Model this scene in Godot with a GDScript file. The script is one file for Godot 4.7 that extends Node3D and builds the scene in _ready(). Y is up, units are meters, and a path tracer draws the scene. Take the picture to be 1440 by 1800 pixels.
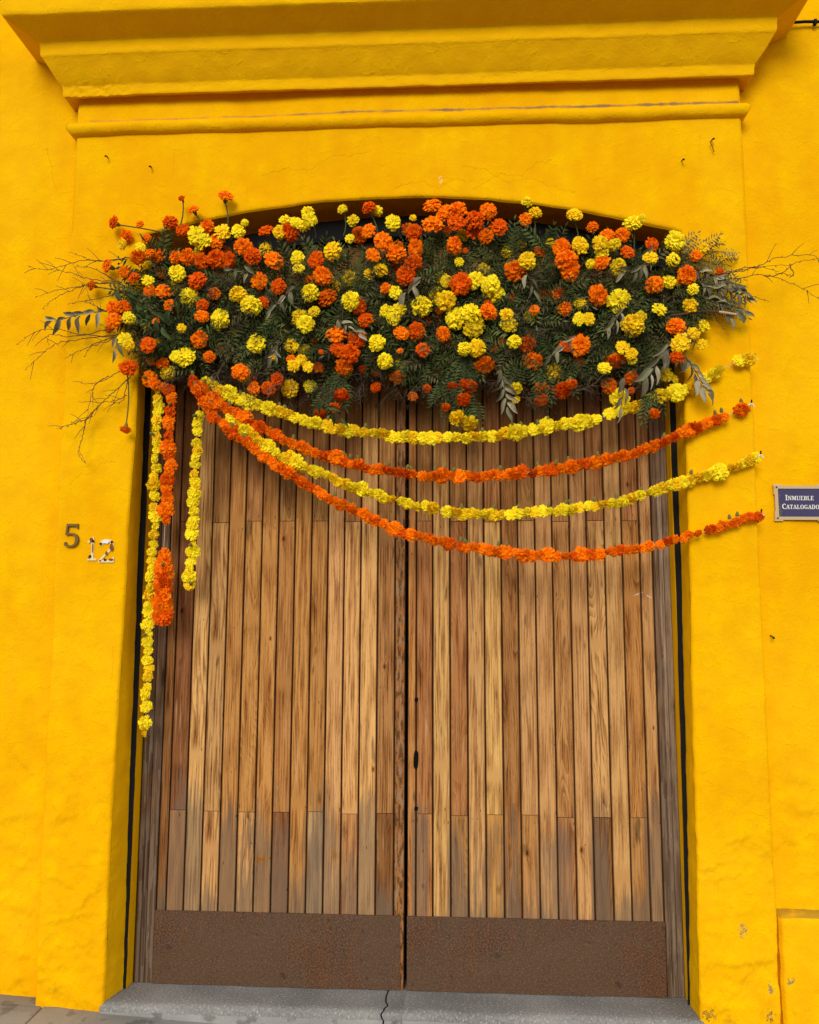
extends Node3D
# A yellow plastered doorway with a plank door, a marigold arrangement over it and marigold garlands.
# Sizes in metres; the arrangement's and garlands' points are in millimetres [x, y, z, radius].

const ORANGE_DEEP := [-1243,3305,24,27, -874,3239,40,25, -793,3219,30,28, -1081,3132,20,23, -989,2942,21,30, -1294,2872,43,18, -790,2786,26,27, -1103,2737,12,27, -1049,2715,37,28, -663,2642,15,23, -538,2845,37,28, -203,3292,13,34, 13,3300,42,28, -53,3150,28,36, -30,3233,34,23, -400,3079,44,35, -372,3056,12,32, 94,2891,27,23, 135,2901,11,27, 149,2933,31,18, 175,3307,10,23, -248,2801,10,30, -396,2805,27,25, -134,2724,13,18, -123,2598,42,21, 34,2561,30,23, -129,2666,32,18, 179,2787,33,36, 204,2765,21,21, 140,2686,11,30, 413,2793,42,21, -372,2691,31,27, 585,3199,12,32, 599,3001,34,29, 652,2994,44,29, 461,2988,28,21, 415,2805,15,23, 379,2762,39,19, 857,2593,41,31, 949,2574,34,15]
const ORANGE_FRONT := [-1158,3329,83,18, -1129,3267,78,21, -1020,3329,95,30, -963,3297,84,30, -860,3314,80,30, -1145,3162,118,31, -1098,3178,119,24, -1071,3189,79,33, -987,3164,105,28, -932,3163,109,36, -874,3148,100,35, -815,3246,79,33, -809,3155,102,37, -761,3151,90,38, -688,3198,119,40, -647,3158,117,38, -561,3146,100,42, -1221,3114,77,23, -1177,3089,77,25, -1098,3019,96,28, -1039,3022,85,35, -886,3057,107,40, -817,3006,89,28, -1008,2955,93,28, -862,2948,103,28, -857,2894,120,28, -604,2963,87,26, -621,3056,92,38, -541,3034,84,35, -1247,2944,98,35, -1212,2960,77,28, -1241,2886,110,33, -1057,2878,114,17, -1083,2771,122,33, -874,2802,90,35, -827,2726,92,24, -1182,2686,80,37, -684,2648,124,36, -537,2627,78,28, -574,2589,78,33, -636,2588,83,30, -494,3275,87,37, -374,3137,118,35, -152,3263,112,33, -87,3211,119,40, 41,3261,92,35, -131,3153,115,33, -33,3159,107,37, 48,3190,88,37, 40,3111,121,36, 7,3055,123,38, -342,3063,120,38, -329,2982,83,44, -196,2939,86,35, -164,2882,76,33, -78,3005,115,23, 121,3288,105,42, 172,3352,82,35, 227,3349,93,40, 222,3291,113,40, 354,3334,117,40, 301,3296,116,42, 294,3271,79,39, 345,3232,102,31, 398,3276,94,38, 212,3188,114,33, 258,3175,91,12, 237,3015,119,45, 353,2895,119,35, 355,2943,85,21, -287,2813,100,44, -199,2794,92,40, -277,2745,102,37, -224,2721,120,42, -253,2675,91,37, -475,2707,93,23, -347,2735,109,12, -10,2807,121,31, 52,2824,90,37, -16,2733,114,14, 80,2738,106,31, 164,2800,122,29, 514,3309,91,29, 853,3225,96,29, 921,3237,76,31, 1041,3189,84,31, 663,3175,93,39, 677,3110,123,43, 695,3072,106,41, 828,3113,88,35, 938,3157,86,29, 472,3084,82,50, 674,2914,83,31, 803,2956,125,41, 542,2896,123,22, 1041,3006,103,35, 1170,3037,117,35, 1215,3130,99,25, 1124,2827,95,37, 1122,2695,96,27, 517,2767,76,35, 667,2747,99,25, 726,2746,111,41]
const ORANGE_HANGING := [-175,2672,56,23, -27,2639,46,35, 336,2685,62,41, 95,2593,36,20, 206,2595,50,28, 267,2593,68,37, 248,2535,69,30, 174,2506,56,18, -264,2560,60,37, -294,2509,63,23, 538,2704,52,44, 726,2693,63,21, 877,2696,63,44, 944,2627,42,31, 694,2598,66,27, 660,2578,31,40, 577,2587,40,34, 572,2530,56,29, -357,2485,52,25, 1031,2468,66,25]
const ORANGE_LEFT := [-1288,3353,60,30, -1306,3153,60,32, -1371,3066,60,25]
const ORANGE_LONG := [-1191,2422,59,25]
const ORANGE_RIGHT := [1325,3071,60,21]
const ORANGE_TOP := [-985,3456,64,16, -936,3411,47,27, -794,3471,48,32, -606,3300,58,34, -156,3390,67,32, 118,3393,66,41, 802,3286,52,25]
const YELLOW_DEEP := [-1133,3163,38,18, -905,3226,27,27, -622,3236,16,30, -989,3058,45,37, -884,3002,12,27, -1162,2971,11,27, -1076,2810,39,21, -1032,2681,20,32, -689,2677,17,25, -686,2643,27,25, -588,2911,14,36, -743,2841,45,16, -1137,2884,18,18, -441,3336,18,27, -121,3389,38,23, -153,3097,44,27, -243,3094,12,36, -309,3050,30,30, -220,2917,42,25, -116,2904,14,27, 132,3007,22,39, 248,3267,44,27, 158,3086,14,32, 336,3111,40,28, -382,2890,15,25, -253,2671,27,30, -431,2750,40,36, -493,2604,21,37, -407,2610,26,27, 68,2751,15,38, -23,2697,38,27, 626,3223,45,21, 439,3198,20,25, 505,3231,16,19, 687,2934,11,38, 786,2965,12,30, 535,2904,35,29, 562,2820,11,34, 750,2697,35,19, 628,2659,32,34, 469,2537,41,17, 899,2538,41,40, 1097,2644,28,32, 1132,2625,22,19]
const YELLOW_FRONT := [-1232,3239,86,23, -1135,3202,121,24, -895,3257,115,38, -874,3240,85,39, -791,3281,90,38, -715,3276,106,31, -687,3311,112,17, -1104,3062,102,28, -977,3096,99,37, -927,2994,85,40, -788,2892,86,42, -707,2990,113,36, -652,2941,106,42, -1176,2893,112,28, -1197,2805,89,33, -1164,2772,123,22, -951,2850,96,21, -630,2782,82,39, -930,2724,94,44, -962,2717,123,26, -558,2723,87,17, -537,3272,96,31, -459,3303,119,28, -413,3337,77,30, -460,3162,85,30, -455,3112,87,28, -310,3189,82,42, -221,3315,103,26, -230,3222,125,21, -50,3309,86,35, 37,3318,108,16, -103,3100,79,30, -397,2993,112,36, -223,2952,121,38, -36,2986,114,28, -73,2903,119,28, -22,2912,103,31, -45,2868,119,29, 72,2933,85,47, 175,2945,120,40, 232,3127,87,21, 178,3035,106,26, 297,3037,101,35, 361,3013,114,38, 375,2993,78,44, 221,2877,90,45, 282,2885,117,42, 291,2841,96,47, -378,2909,115,24, -442,2892,83,39, -414,2852,119,38, -479,2771,79,30, -431,2700,113,24, -459,2672,124,29, -402,2672,106,24, -111,2767,118,38, -78,2689,114,31, 252,2735,122,28, 303,2740,116,35, 1002,3304,89,17, 1132,3192,102,39, 1118,3107,110,27, 739,3183,106,39, 819,3182,121,33, 879,3181,105,27, 833,3156,91,31, 787,3110,80,21, 892,3079,121,33, 1023,3115,120,33, 516,3115,114,37, 736,2930,91,27, 892,2943,89,45, 725,2856,120,27, 767,2859,110,29, 429,2880,112,31, 438,2838,108,37, 946,2832,103,45, 979,2868,110,23, 1056,2895,111,29, 1101,3016,100,31, 1144,3020,83,17, 1256,3170,78,21, 1192,2974,119,22, 1189,2918,88,31, 1136,2752,109,39, 1187,2790,118,25, 1228,2751,94,23, 456,2762,123,29, 899,2732,121,31, 934,2703,122,25, 941,2686,94,19, 825,2652,104,27]
const YELLOW_HANGING := [466,2587,44,27, 222,2465,40,36, 272,2442,33,36]
const YELLOW_RIGHT := [1249,2837,60,27]
const YELLOW_TOP := [-525,3354,41,30, -424,3380,55,28, -271,3385,68,23, 525,3403,61,25, 561,3359,47,28, 726,3334,70,35, 969,3293,65,37]
const TOP_YELLOW := [-847,2631,70, -752,2571,68, -654,2531,66, -507,2485,65, -361,2438,63, -217,2408,61, -73,2390,59, 70,2377,58, 212,2376,56, 331,2380,54, 449,2397,53, 590,2418,51, 708,2439,49, 826,2460,47, 956,2510,46, 1039,2541,44, 1122,2562,42, 1193,2586,40, 1289,2646,38, 1396,2694,37, 1457,2701,35]
const UPPER_ORANGE := [-903,2639,80, -797,2537,78, -674,2462,75, -588,2413,73, -503,2372,70, -382,2320,68, -262,2284,66, -143,2250,63, -24,2230,61, 70,2220,59, 212,2213,56, 329,2215,54, 447,2222,51, 588,2238,49, 681,2252,47, 799,2273,44, 916,2299,42, 1034,2342,40, 1152,2389,37, 1247,2430,35, 1346,2473,32, 1436,2506,30]
const LOWER_YELLOW := [-735,2463,75, -673,2419,73, -575,2340,71, -478,2284,69, -357,2231,66, -261,2190,64, -142,2147,62, -24,2111,60, 117,2080,58, 188,2066,56, 328,2056,54, 445,2058,51, 561,2063,49, 678,2077,47, 794,2091,45, 910,2110,43, 1027,2152,41, 1144,2189,39, 1191,2204,36, 1284,2227,34, 1378,2262,32, 1463,2291,30]
const LOWEST_ORANGE := [-908,2617,85, -857,2548,83, -794,2462,80, -695,2384,78, -597,2311,75, -500,2240,73, -355,2147,71, -260,2099,68, -165,2051,66, -23,1988,63, 94,1957,61, 211,1929,59, 327,1910,56, 466,1892,54, 581,1885,52, 697,1885,49, 812,1897,47, 927,1911,44, 1020,1930,42, 1135,1957,40, 1205,1976,37, 1252,1988,35, 1345,2021,32, 1454,2051,30]
const LONG_YELLOW := [-1077,2624,0, -1078,2592,-5, -1079,2454,-11, -1082,2294,-16, -1086,2225,-21, -1085,2136,-26, -1082,2033,-32, -1087,1972,-37, -1089,1906,-42, -1093,1838,-48, -1099,1762,-53, -1103,1682,-58, -1102,1614,-64, -1105,1524,-69, -1102,1404,-74, -1105,1318,-79, -1106,1236,-85, -1111,1134,-90]
const HANGING_ORANGE := [-1124,2657,20, -1082,2637,17, -1042,2614,14, -1006,2579,11, -1021,2532,8, -1020,2427,5, -1020,2338,2, -1015,2256,-2, -1024,2187,-5, -1020,2119,-8, -1028,2048,-11, -1031,1904,-14, -1030,1868,-17, -1027,1622,-20]
const SHORT_YELLOW := [-892,2571,0, -898,2496,-5, -899,2424,-9, -907,2383,-14, -907,2336,-18, -913,2267,-23, -907,2198,-28, -912,2144,-32, -915,2102,-37, -915,2061,-42, -916,1980,-46, -919,1899,-51, -928,1809,-55, -926,1736,-60]

var rng := RandomNumberGenerator.new()
var broad := FastNoiseLite.new()
var lump := FastNoiseLite.new()
var ridge := FastNoiseLite.new()
var edge := FastNoiseLite.new()
var M := {}
var heads := {}
var house: Node3D
var text_font := SystemFont.new()
var creases := []   # ridges of plaster left by the trowel near the foot of the wall: x, y, direction, half length, height


func _ready():
	rng.seed = 20
	# ---- camera, sky, sun, exposure
	var cam := Camera3D.new()
	cam.name = "camera"
	cam.position = Vector3(0.1932, 1.6793, 3.3000)
	cam.rotation_degrees = Vector3(6.75, 3.0, 0.18)
	cam.fov = 65.845
	cam.near = 0.05
	cam.far = 400.0
	cam.current = true
	add_child(cam)
	var env := Environment.new()
	env.background_mode = Environment.BG_SKY
	var sky_material := ProceduralSkyMaterial.new()
	sky_material.sky_top_color = Color(0.88, 0.88, 0.88)
	sky_material.sky_horizon_color = Color(0.90, 0.89, 0.87)
	sky_material.sky_curve = 0.2
	sky_material.ground_bottom_color = Color(0.35, 0.34, 0.33)
	sky_material.ground_horizon_color = Color(0.6, 0.6, 0.6)
	sky_material.energy_multiplier = 1.0
	var sky := Sky.new()
	sky.sky_material = sky_material
	env.sky = sky
	env.tonemap_mode = Environment.TONE_MAPPER_LINEAR
	env.tonemap_exposure = 1.43
	env.ssao_enabled = true
	env.ssil_enabled = true
	env.sdfgi_enabled = true
	var around := WorldEnvironment.new()
	around.name = "daylight"
	around.environment = env
	add_child(around)
	var sun := DirectionalLight3D.new()
	sun.name = "overcast_sun"
	sun.light_energy = 0.5
	sun.light_color = Color(1.0, 0.96, 0.9)
	sun.light_angular_distance = 28.0
	sun.shadow_enabled = true
	sun.rotation_degrees = Vector3(-25, -10, 0)
	add_child(sun)

	for n in [[broad, 1, 0.9], [lump, 7, 1.0], [ridge, 13, 1.0], [edge, 21, 1.0]]:
		n[0].seed = n[1]
		n[0].frequency = n[2]
		n[0].noise_type = FastNoiseLite.TYPE_SIMPLEX_SMOOTH
		n[0].fractal_type = FastNoiseLite.FRACTAL_FBM
		n[0].fractal_octaves = 3
	ridge.fractal_type = FastNoiseLite.FRACTAL_RIDGED
	ridge.domain_warp_enabled = true
	ridge.domain_warp_amplitude = 0.6
	ridge.domain_warp_frequency = 0.7
	for c in [[1.31, 0.76, 0.24], [1.22, 0.66, 0.3], [1.21, 0.61, 0.15], [1.28, 0.30, 0.08], [1.36, 0.28, 0.5], [1.58, 0.98, -0.15], [1.62, 0.86, 0.1], [1.55, 0.74, 0.35], [1.66, 0.62, -0.05], [1.60, 0.38, 0.1], [-1.38, 0.80, 0.5], [-1.30, 0.62, 0.1], [-1.41, 0.56, -0.3], [-1.27, 0.50, 0.7], [-1.37, 0.41, 0.2], [-1.30, 0.31, 0.3], [-1.42, 0.22, 0.1], [-1.60, 0.98, -0.8], [-1.64, 0.78, 0.2], [-1.57, 0.6, 0.6], [-1.63, 0.42, 0.1], [-1.56, 0.24, -0.2]]:
		var a: float = c[2] + rng.randf_range(-0.1, 0.1)
		creases.append([c[0], c[1], cos(a), sin(a), rng.randf_range(0.06, 0.16), rng.randf_range(0.002, 0.0048)])
	text_font.font_names = PackedStringArray(["Droid Serif"])
	text_font.font_weight = 700
	materials()
	ground()
	build_house()
	build_door()
	signs_and_numbers()
	flowers()


# ---------------------------------------------------------------- helpers
func tag(o: Node3D, label := "", category := "", group := "", kind := "") -> Node3D:
	for pair in [["label", label], ["category", category], ["group", group], ["kind", kind]]:
		if pair[1] != "":
			o.set_meta(pair[0], pair[1])
	return o


func holder(called: String, parent: Node3D, at := Vector3.ZERO) -> Node3D:
	var o := Node3D.new()
	o.name = called
	o.position = at
	parent.add_child(o, true)
	return o


func put(called: String, mesh: Mesh, material: Material, parent: Node3D, where := Transform3D.IDENTITY) -> MeshInstance3D:
	var o := MeshInstance3D.new()
	o.name = called
	o.mesh = mesh
	o.material_override = material
	o.transform = where
	parent.add_child(o, true)
	return o


# a grid of points f(u, v), u along the columns; normals from the neighbours. flip turns the face round.
func grid(us: Array, vs: Array, f: Callable, uvf: Callable, flip := false) -> ArrayMesh:
	var nu := us.size()
	var nv := vs.size()
	var eu := us.duplicate()
	var ev := vs.duplicate()
	eu.push_front(2.0 * us[0] - us[1])
	eu.push_back(2.0 * us[nu - 1] - us[nu - 2])
	ev.push_front(2.0 * vs[0] - vs[1])
	ev.push_back(2.0 * vs[nv - 1] - vs[nv - 2])
	var p := PackedVector3Array()
	for v in ev:
		for u in eu:
			p.append(f.call(u, v))
	var w := nu + 2
	var pos := PackedVector3Array()
	var nor := PackedVector3Array()
	var uv := PackedVector2Array()
	var uv2 := PackedVector2Array()
	for j in nv:
		for i in nu:
			var k := (j + 1) * w + i + 1
			var q := p[k]
			var n := (p[k + 1] - p[k - 1]).cross(p[k + w] - p[k - w]).normalized()
			pos.append(q)
			nor.append(-n if flip else n)
			var t: Array = uvf.call(us[i], vs[j], q)
			uv.append(t[0])
			uv2.append(t[1])
	var idx := PackedInt32Array()
	for j in nv - 1:
		for i in nu - 1:
			var a := j * nu + i
			if flip:
				idx.append_array([a, a + 1, a + nu + 1, a, a + nu + 1, a + nu])
			else:
				idx.append_array([a, a + nu + 1, a + 1, a, a + nu, a + nu + 1])
	return from_arrays(pos, nor, uv, uv2, idx)


func from_arrays(pos, nor, uv, uv2, idx) -> ArrayMesh:
	var arr := []
	arr.resize(Mesh.ARRAY_MAX)
	arr[Mesh.ARRAY_VERTEX] = pos
	arr[Mesh.ARRAY_NORMAL] = nor
	arr[Mesh.ARRAY_TEX_UV] = uv
	arr[Mesh.ARRAY_TEX_UV2] = uv2
	arr[Mesh.ARRAY_INDEX] = idx
	var m := ArrayMesh.new()
	m.add_surface_from_arrays(Mesh.PRIMITIVE_TRIANGLES, arr)
	return m


func steps(a: float, b: float, n: int) -> Array:
	var out := []
	for i in n + 1:
		out.append(lerpf(a, b, float(i) / n))
	return out


# soft triangles collected in a SurfaceTool, flat shaded
func tri(st: SurfaceTool, a: Vector3, b: Vector3, c: Vector3) -> void:
	st.add_vertex(a)
	st.add_vertex(b)
	st.add_vertex(c)


func start() -> SurfaceTool:
	var st := SurfaceTool.new()
	st.begin(Mesh.PRIMITIVE_TRIANGLES)
	return st


func tube(st: SurfaceTool, pts: Array, r0: float, r1: float, sides := 5) -> void:
	var rings := []
	for i in pts.size():
		var d: Vector3 = (pts[mini(i + 1, pts.size() - 1)] - pts[maxi(i - 1, 0)]).normalized()
		var s := d.cross(Vector3(0.31, 0.87, 0.38)).normalized()
		var t := d.cross(s)
		var r := lerpf(r0, r1, float(i) / (pts.size() - 1))
		var ring := []
		for k in sides:
			var a := TAU * k / sides
			ring.append([pts[i] + (s * cos(a) + t * sin(a)) * r, s * cos(a) + t * sin(a)])
		rings.append(ring)
	for i in pts.size() - 1:
		for k in sides:
			var q := [rings[i][k], rings[i + 1][k], rings[i + 1][(k + 1) % sides], rings[i][(k + 1) % sides]]
			for v in [q[0], q[1], q[2], q[0], q[2], q[3]]:
				st.set_normal(v[1])
				st.add_vertex(v[0])


# a box with chamfered front edges (front is +z), its base corner at lo
func board(lo: Vector3, hi: Vector3, bevel: float, strip: int, v0: float, tint: Color, grime := Vector2.ZERO, top_skew := 0.0) -> ArrayMesh:
	var st := start()
	var prof := [Vector2(lo.x, lo.z), Vector2(lo.x, hi.z - bevel), Vector2(lo.x + bevel, hi.z), Vector2(hi.x - bevel, hi.z), Vector2(hi.x, hi.z - bevel), Vector2(hi.x, lo.z)]
	var across := [0.0, 0.03, 0.08, 0.92, 0.97, 1.0]
	for i in 5:
		var a: Vector2 = prof[i]
		var b: Vector2 = prof[i + 1]
		var n2 := Vector2(-(b.y - a.y), b.x - a.x).normalized()
		var corner := [[a, lo.y, across[i]], [a, hi.y, across[i]], [b, hi.y, across[i + 1]], [b, lo.y, across[i + 1]]]
		for k in [0, 1, 2, 0, 2, 3]:
			var c = corner[k]
			st.set_normal(Vector3(n2.x, 0, n2.y))
			st.set_color(tint)
			st.set_uv(Vector2((strip + 0.06 + 0.88 * c[2]) / 16.0, v0 + c[1] / 1.6))
			st.set_uv2(Vector2((c[0].x + 1.17) / 2.34, 1.0 - (c[1] - 0.05) / 3.45))
			var skew: float = top_skew * (c[0].x - lo.x) if c[1] == hi.y else 0.0
			st.add_vertex(Vector3(c[0].x, c[1] + skew, c[0].y))
	for end in [[lo.y, Vector3.DOWN], [hi.y, Vector3.UP]]:
		for k in range(1, 5):
			var fan := [prof[0], prof[k], prof[k + 1]]
			for c in (fan if end[1].y < 0 else [fan[0], fan[2], fan[1]]):
				st.set_normal(end[1])
				st.set_color(tint)
				st.set_uv(Vector2((strip + 0.5) / 16.0, 0.3))
				st.set_uv2(Vector2((c.x + 1.17) / 2.34, 1.0 - (end[0] - 0.05) / 3.45))
				st.add_vertex(Vector3(c.x, end[0], c.y))
	return st.commit()


func box(size: Vector3) -> BoxMesh:
	var b := BoxMesh.new()
	b.size = size
	return b


func at(x: float, y: float, z: float) -> Transform3D:
	return Transform3D(Basis.IDENTITY, Vector3(x, y, z))


func plain(c: Color, rough := 0.8, metal := 0.0) -> StandardMaterial3D:
	var m := StandardMaterial3D.new()
	m.albedo_color = c.linear_to_srgb()
	m.roughness = rough
	m.metallic = metal
	m.metallic_specular = 0.22
	return m


func tinted(rough: float, back := 0.0, c := Color.WHITE) -> StandardMaterial3D:
	var m := plain(c, rough)
	m.vertex_color_use_as_albedo = true
	if back > 0.0:
		m.backlight_enabled = true
		m.backlight = Color(back, back, back)
	return m


func to_byte(lin: float) -> int:
	return int(255.0 * pow(clampf(lin, 0.0, 1.0), 0.4545))


func noise(s: int, freq: float, octaves := 3, type := FastNoiseLite.TYPE_SIMPLEX_SMOOTH) -> FastNoiseLite:
	var n := FastNoiseLite.new()
	n.seed = s
	n.frequency = freq
	n.noise_type = type
	n.fractal_octaves = octaves
	return n


# ---------------------------------------------------------------- materials
func materials() -> void:
	plaster()
	wood()
	door_weather()
	rust()
	stone()
	M.black = plain(Color(0.010, 0.010, 0.011), 0.85)
	M.gap = plain(Color(0.06, 0.028, 0.012), 0.9)
	M.void = plain(Color(0.004, 0.004, 0.004), 1.0)
	M.string = plain(Color(0.55, 0.5, 0.38), 0.8)
	M.petal = tinted(0.9, 0.25)
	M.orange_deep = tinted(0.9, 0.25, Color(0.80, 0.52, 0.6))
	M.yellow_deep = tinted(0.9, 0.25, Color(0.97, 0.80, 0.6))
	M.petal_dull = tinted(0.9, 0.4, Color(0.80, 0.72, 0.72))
	M.leaf = tinted(0.9, 0.15)
	M.green = plain(Color(0.075, 0.10, 0.035), 0.7)
	M.calyx = plain(Color(0.17, 0.165, 0.045), 0.8)
	M.twig = plain(Color(0.10, 0.055, 0.03), 0.85)
	M.nail = plain(Color(0.02, 0.012, 0.01), 0.7)
	M.white = plain(Color(0.75, 0.74, 0.72), 0.6)


func plaster() -> void:
	var n := 1024
	var lumps := noise(3, 0.012, 4).get_seamless_image(n, n)
	var strokes := noise(5, 0.02, 4).get_seamless_image(n / 4, n)
	strokes.resize(n, n, Image.INTERPOLATE_CUBIC)
	var grain := noise(8, 0.09, 2).get_seamless_image(n, n)
	var torn := noise(15, 0.014, 4)
	torn.fractal_type = FastNoiseLite.FRACTAL_RIDGED
	torn.domain_warp_enabled = true
	torn.domain_warp_amplitude = 26.0
	torn.domain_warp_frequency = 0.02
	var creases := torn.get_seamless_image(n, n)
	var tone := noise(11, 0.006, 4).get_seamless_image(n, n)
	for im in [lumps, strokes, grain, tone, creases]:
		im.convert(Image.FORMAT_L8)
	var a := lumps.get_data()
	var b := strokes.get_data()
	var c := grain.get_data()
	var d := tone.get_data()
	var e := creases.get_data()
	var h := PackedByteArray()
	var rgb := PackedByteArray()
	h.resize(n * n)
	rgb.resize(n * n * 3)
	for i in n * n:
		var s := absf(b[i] - 128.0) / 128.0
		h[i] = int(clampf(a[i] * 0.42 + (1.0 - s) * 16.0 + c[i] * 0.14 + maxf(0.0, e[i] - 165.0) * clampf((d[i] - 105.0) / 50.0, 0.0, 1.0) * 0.9, 0, 255))
		var t := (d[i] - 128.0) / 230.0 + (a[i] - 128.0) / 300.0 + (c[i] - 128.0) / 420.0
		rgb[i * 3] = int(clampf(235.0 + 7.0 * t, 0, 255))
		rgb[i * 3 + 1] = int(clampf(178.0 + 13.0 * t, 0, 255))
		rgb[i * 3 + 2] = int(clampf(4.0 - 4.0 * t, 0, 255))
	var m := StandardMaterial3D.new()
	m.albedo_texture = ImageTexture.create_from_image(Image.create_from_data(n, n, false, Image.FORMAT_RGB8, rgb))
	m.heightmap_enabled = true
	m.heightmap_scale = 0.42
	m.heightmap_texture = ImageTexture.create_from_image(Image.create_from_data(n, n, false, Image.FORMAT_L8, h))
	m.roughness = 0.88
	m.metallic_specular = 0.12
	m.detail_enabled = true
	m.detail_blend_mode = BaseMaterial3D.BLEND_MODE_MIX
	m.detail_uv_layer = BaseMaterial3D.DETAIL_UV_2
	m.detail_albedo = ImageTexture.create_from_image(facade_marks())
	M.plaster = m
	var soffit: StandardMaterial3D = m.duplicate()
	soffit.albedo_color = Color(0.56, 0.31, 0.06).linear_to_srgb()  # brown tint puts the shade under the arch into the plaster colour
	M.shaded_plaster = soffit
	var worn: StandardMaterial3D = m.duplicate()
	worn.heightmap_scale = 0.45
	M.worn_plaster = worn


# stains, cracks, chips and dirt of the facade, one sheet over x -2.6..2.6 and y -0.2..5.0
func facade_marks() -> Image:
	var n := 2048
	var im := Image.create(512, 512, false, Image.FORMAT_RGBA8)
	var patches := noise(91, 0.011, 5)
	var brush := noise(92, 0.03, 3)
	# patches where a later coat of paint is a little deeper, others washed thinner
	for y in 512:
		for x in 512:
			var k := patches.get_noise_2d(x, y * 0.8) + 0.35 * brush.get_noise_2d(x * 2.4, y * 0.35)
			if k > 0.0:
				im.set_pixel(x, y, Color(0.89, 0.61, 0.01, clampf(k * 0.85, 0.0, 0.4)))
			else:
				im.set_pixel(x, y, Color(0.95, 0.74, 0.08, clampf(-k * 0.55, 0.0, 0.3)))
	im.resize(n, n, Image.INTERPOLATE_CUBIC)
	var r := RandomNumberGenerator.new()
	r.seed = 77
	var nz := noise(31, 0.02, 4)
	var px := func(x: float, y: float) -> Vector2i: return Vector2i(int((x + 2.6) / 5.2 * n), int((1.0 - (y + 0.2) / 5.2) * n))
	# dirt splashed along the foot of the wall
	var lo: Vector2i = px.call(-2.0, 0.5)
	var hi: Vector2i = px.call(2.0, -0.1)
	for y in range(lo.y, hi.y):
		for x in range(lo.x, hi.x):
			var t := float(y - lo.y) / (hi.y - lo.y)
			var k := nz.get_noise_2d(x * 1.5, y * 1.5) * 0.8 + t * 1.1 - 0.95
			if k > 0.0:
				im.set_pixel(x, y, Color(0.36, 0.25, 0.08, clampf(k * 1.0, 0.0, 0.34)))
	# grey dust line over the string moulding
	lo = px.call(-1.45, 3.9)
	hi = px.call(1.46, 3.84)
	for x in range(lo.x, hi.x):
		var along := float(x - lo.x) / (hi.x - lo.x)
		for y in range(lo.y, hi.y):
			var t := float(y - lo.y) / (hi.y - lo.y)
			var line := 0.38 - 0.1 * nz.get_noise_1d(x * 0.35)
			var k := 1.0 - absf(t - line) / (0.10 + 0.11 * clampf(nz.get_noise_1d(x * 2.0 + 900) + along * 0.6 - 0.1, 0.0, 1.0))
			if k > 0.0:
				im.set_pixel(x, y, Color(0.42, 0.38, 0.34, clampf(k * 1.4, 0, 0.8) * clampf(0.25 + along * 0.75 + nz.get_noise_1d(x * 0.8 + 50) * 0.7, 0.0, 1.0)))
	lo = px.call(1.46, 0.492)
	hi = px.call(2.6, 0.470)
	for x in range(lo.x, mini(hi.x, n)):
		for y in range(lo.y, hi.y):
			var k := 0.75 + 0.6 * nz.get_noise_2d(x * 1.2, y * 5.0)
			im.set_pixel(x, y, Color(0.52, 0.42, 0.17, clampf(k, 0.0, 0.7)))
	# hairline cracks
	for c in [[-0.05, 3.52, 0.35, 0.02], [0.25, 3.6, 0.5, -0.12], [0.3, 3.51, 0.35, 0.12], [-0.65, 3.58, 0.5, 0.12], [-1.68, 3.8, 0.06, -0.22], [-1.45, 2.2, 0.2, 0.1]]:
		var steps_n := 300
		for k in steps_n:
			var t := float(k) / steps_n
			var q: Vector2i = px.call(c[0] + c[2] * t + 0.015 * nz.get_noise_1d(k * 0.5 + c[0] * 99), c[1] + c[3] * t + 0.035 * nz.get_noise_1d(k * 0.5 + c[1] * 311))
			im.set_pixelv(q, Color(0.33, 0.20, 0.03, 0.30 * (0.4 + absf(nz.get_noise_1d(k * 3.0)) * 2.0)))
	# chips down to grey and white plaster, rust dots, small holes
	for c in [[1.32, 0.43, 0.022, 0.55], [1.42, 0.22, 0.018, 0.5], [1.5, 0.24, 0.014, 0.5], [1.41, 0.12, 0.02, 0.35], [0.15, 3.55, 0.012, 0.9], [-1.175, 0.45, 0.01, 0.8], [1.18, 0.12, 0.03, 0.3], [1.42, 0.06, 0.02, 0.35]]:
		for k in 900:
			var ox := r.randf_range(-1.5, 1.5)
			var oy := r.randf_range(-1.5, 1.5)
			if nz.get_noise_2d((c[0] + ox * c[2]) * 2300.0, (c[1] + oy * c[2]) * 2300.0) * 1.6 + 0.75 < sqrt(ox * ox + oy * oy):
				continue
			var q: Vector2i = px.call(c[0] + ox * c[2] * 0.8, c[1] + oy * c[2])
			im.set_pixelv(q, Color(c[3], c[3] * 0.9, c[3] * 0.72, 0.8))
	for k in 420:
		var low := r.randf() < 0.6
		var x := r.randf_range(-1.9, 1.9)
		var y := r.randf_range(0.0, 0.9) if low else r.randf_range(0.9, 4.0)
		im.set_pixelv(px.call(x, y), Color(0.3, 0.17, 0.05, r.randf_range(0.25, 0.75)))
	for k in 60:
		var q: Vector2i = px.call(r.randf_range(-1.5, -0.7), r.randf_range(3.79, 3.83))
		im.set_pixelv(q, Color(0.3, 0.15, 0.05, 0.6))
	# the odd scuff and drip
	for k in 40:
		var x := r.randf_range(-1.9, 1.9)
		var y := r.randf_range(0.5, 3.9)
		var long := r.randf_range(0.05, 0.25)
		var faint := r.randf_range(0.05, 0.16)
		for j in 60:
			var q: Vector2i = px.call(x + 0.004 * nz.get_noise_1d(j + k * 70), y - long * j / 60.0)
			im.set_pixelv(q, Color(0.45, 0.28, 0.04, faint))
	return im


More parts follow.
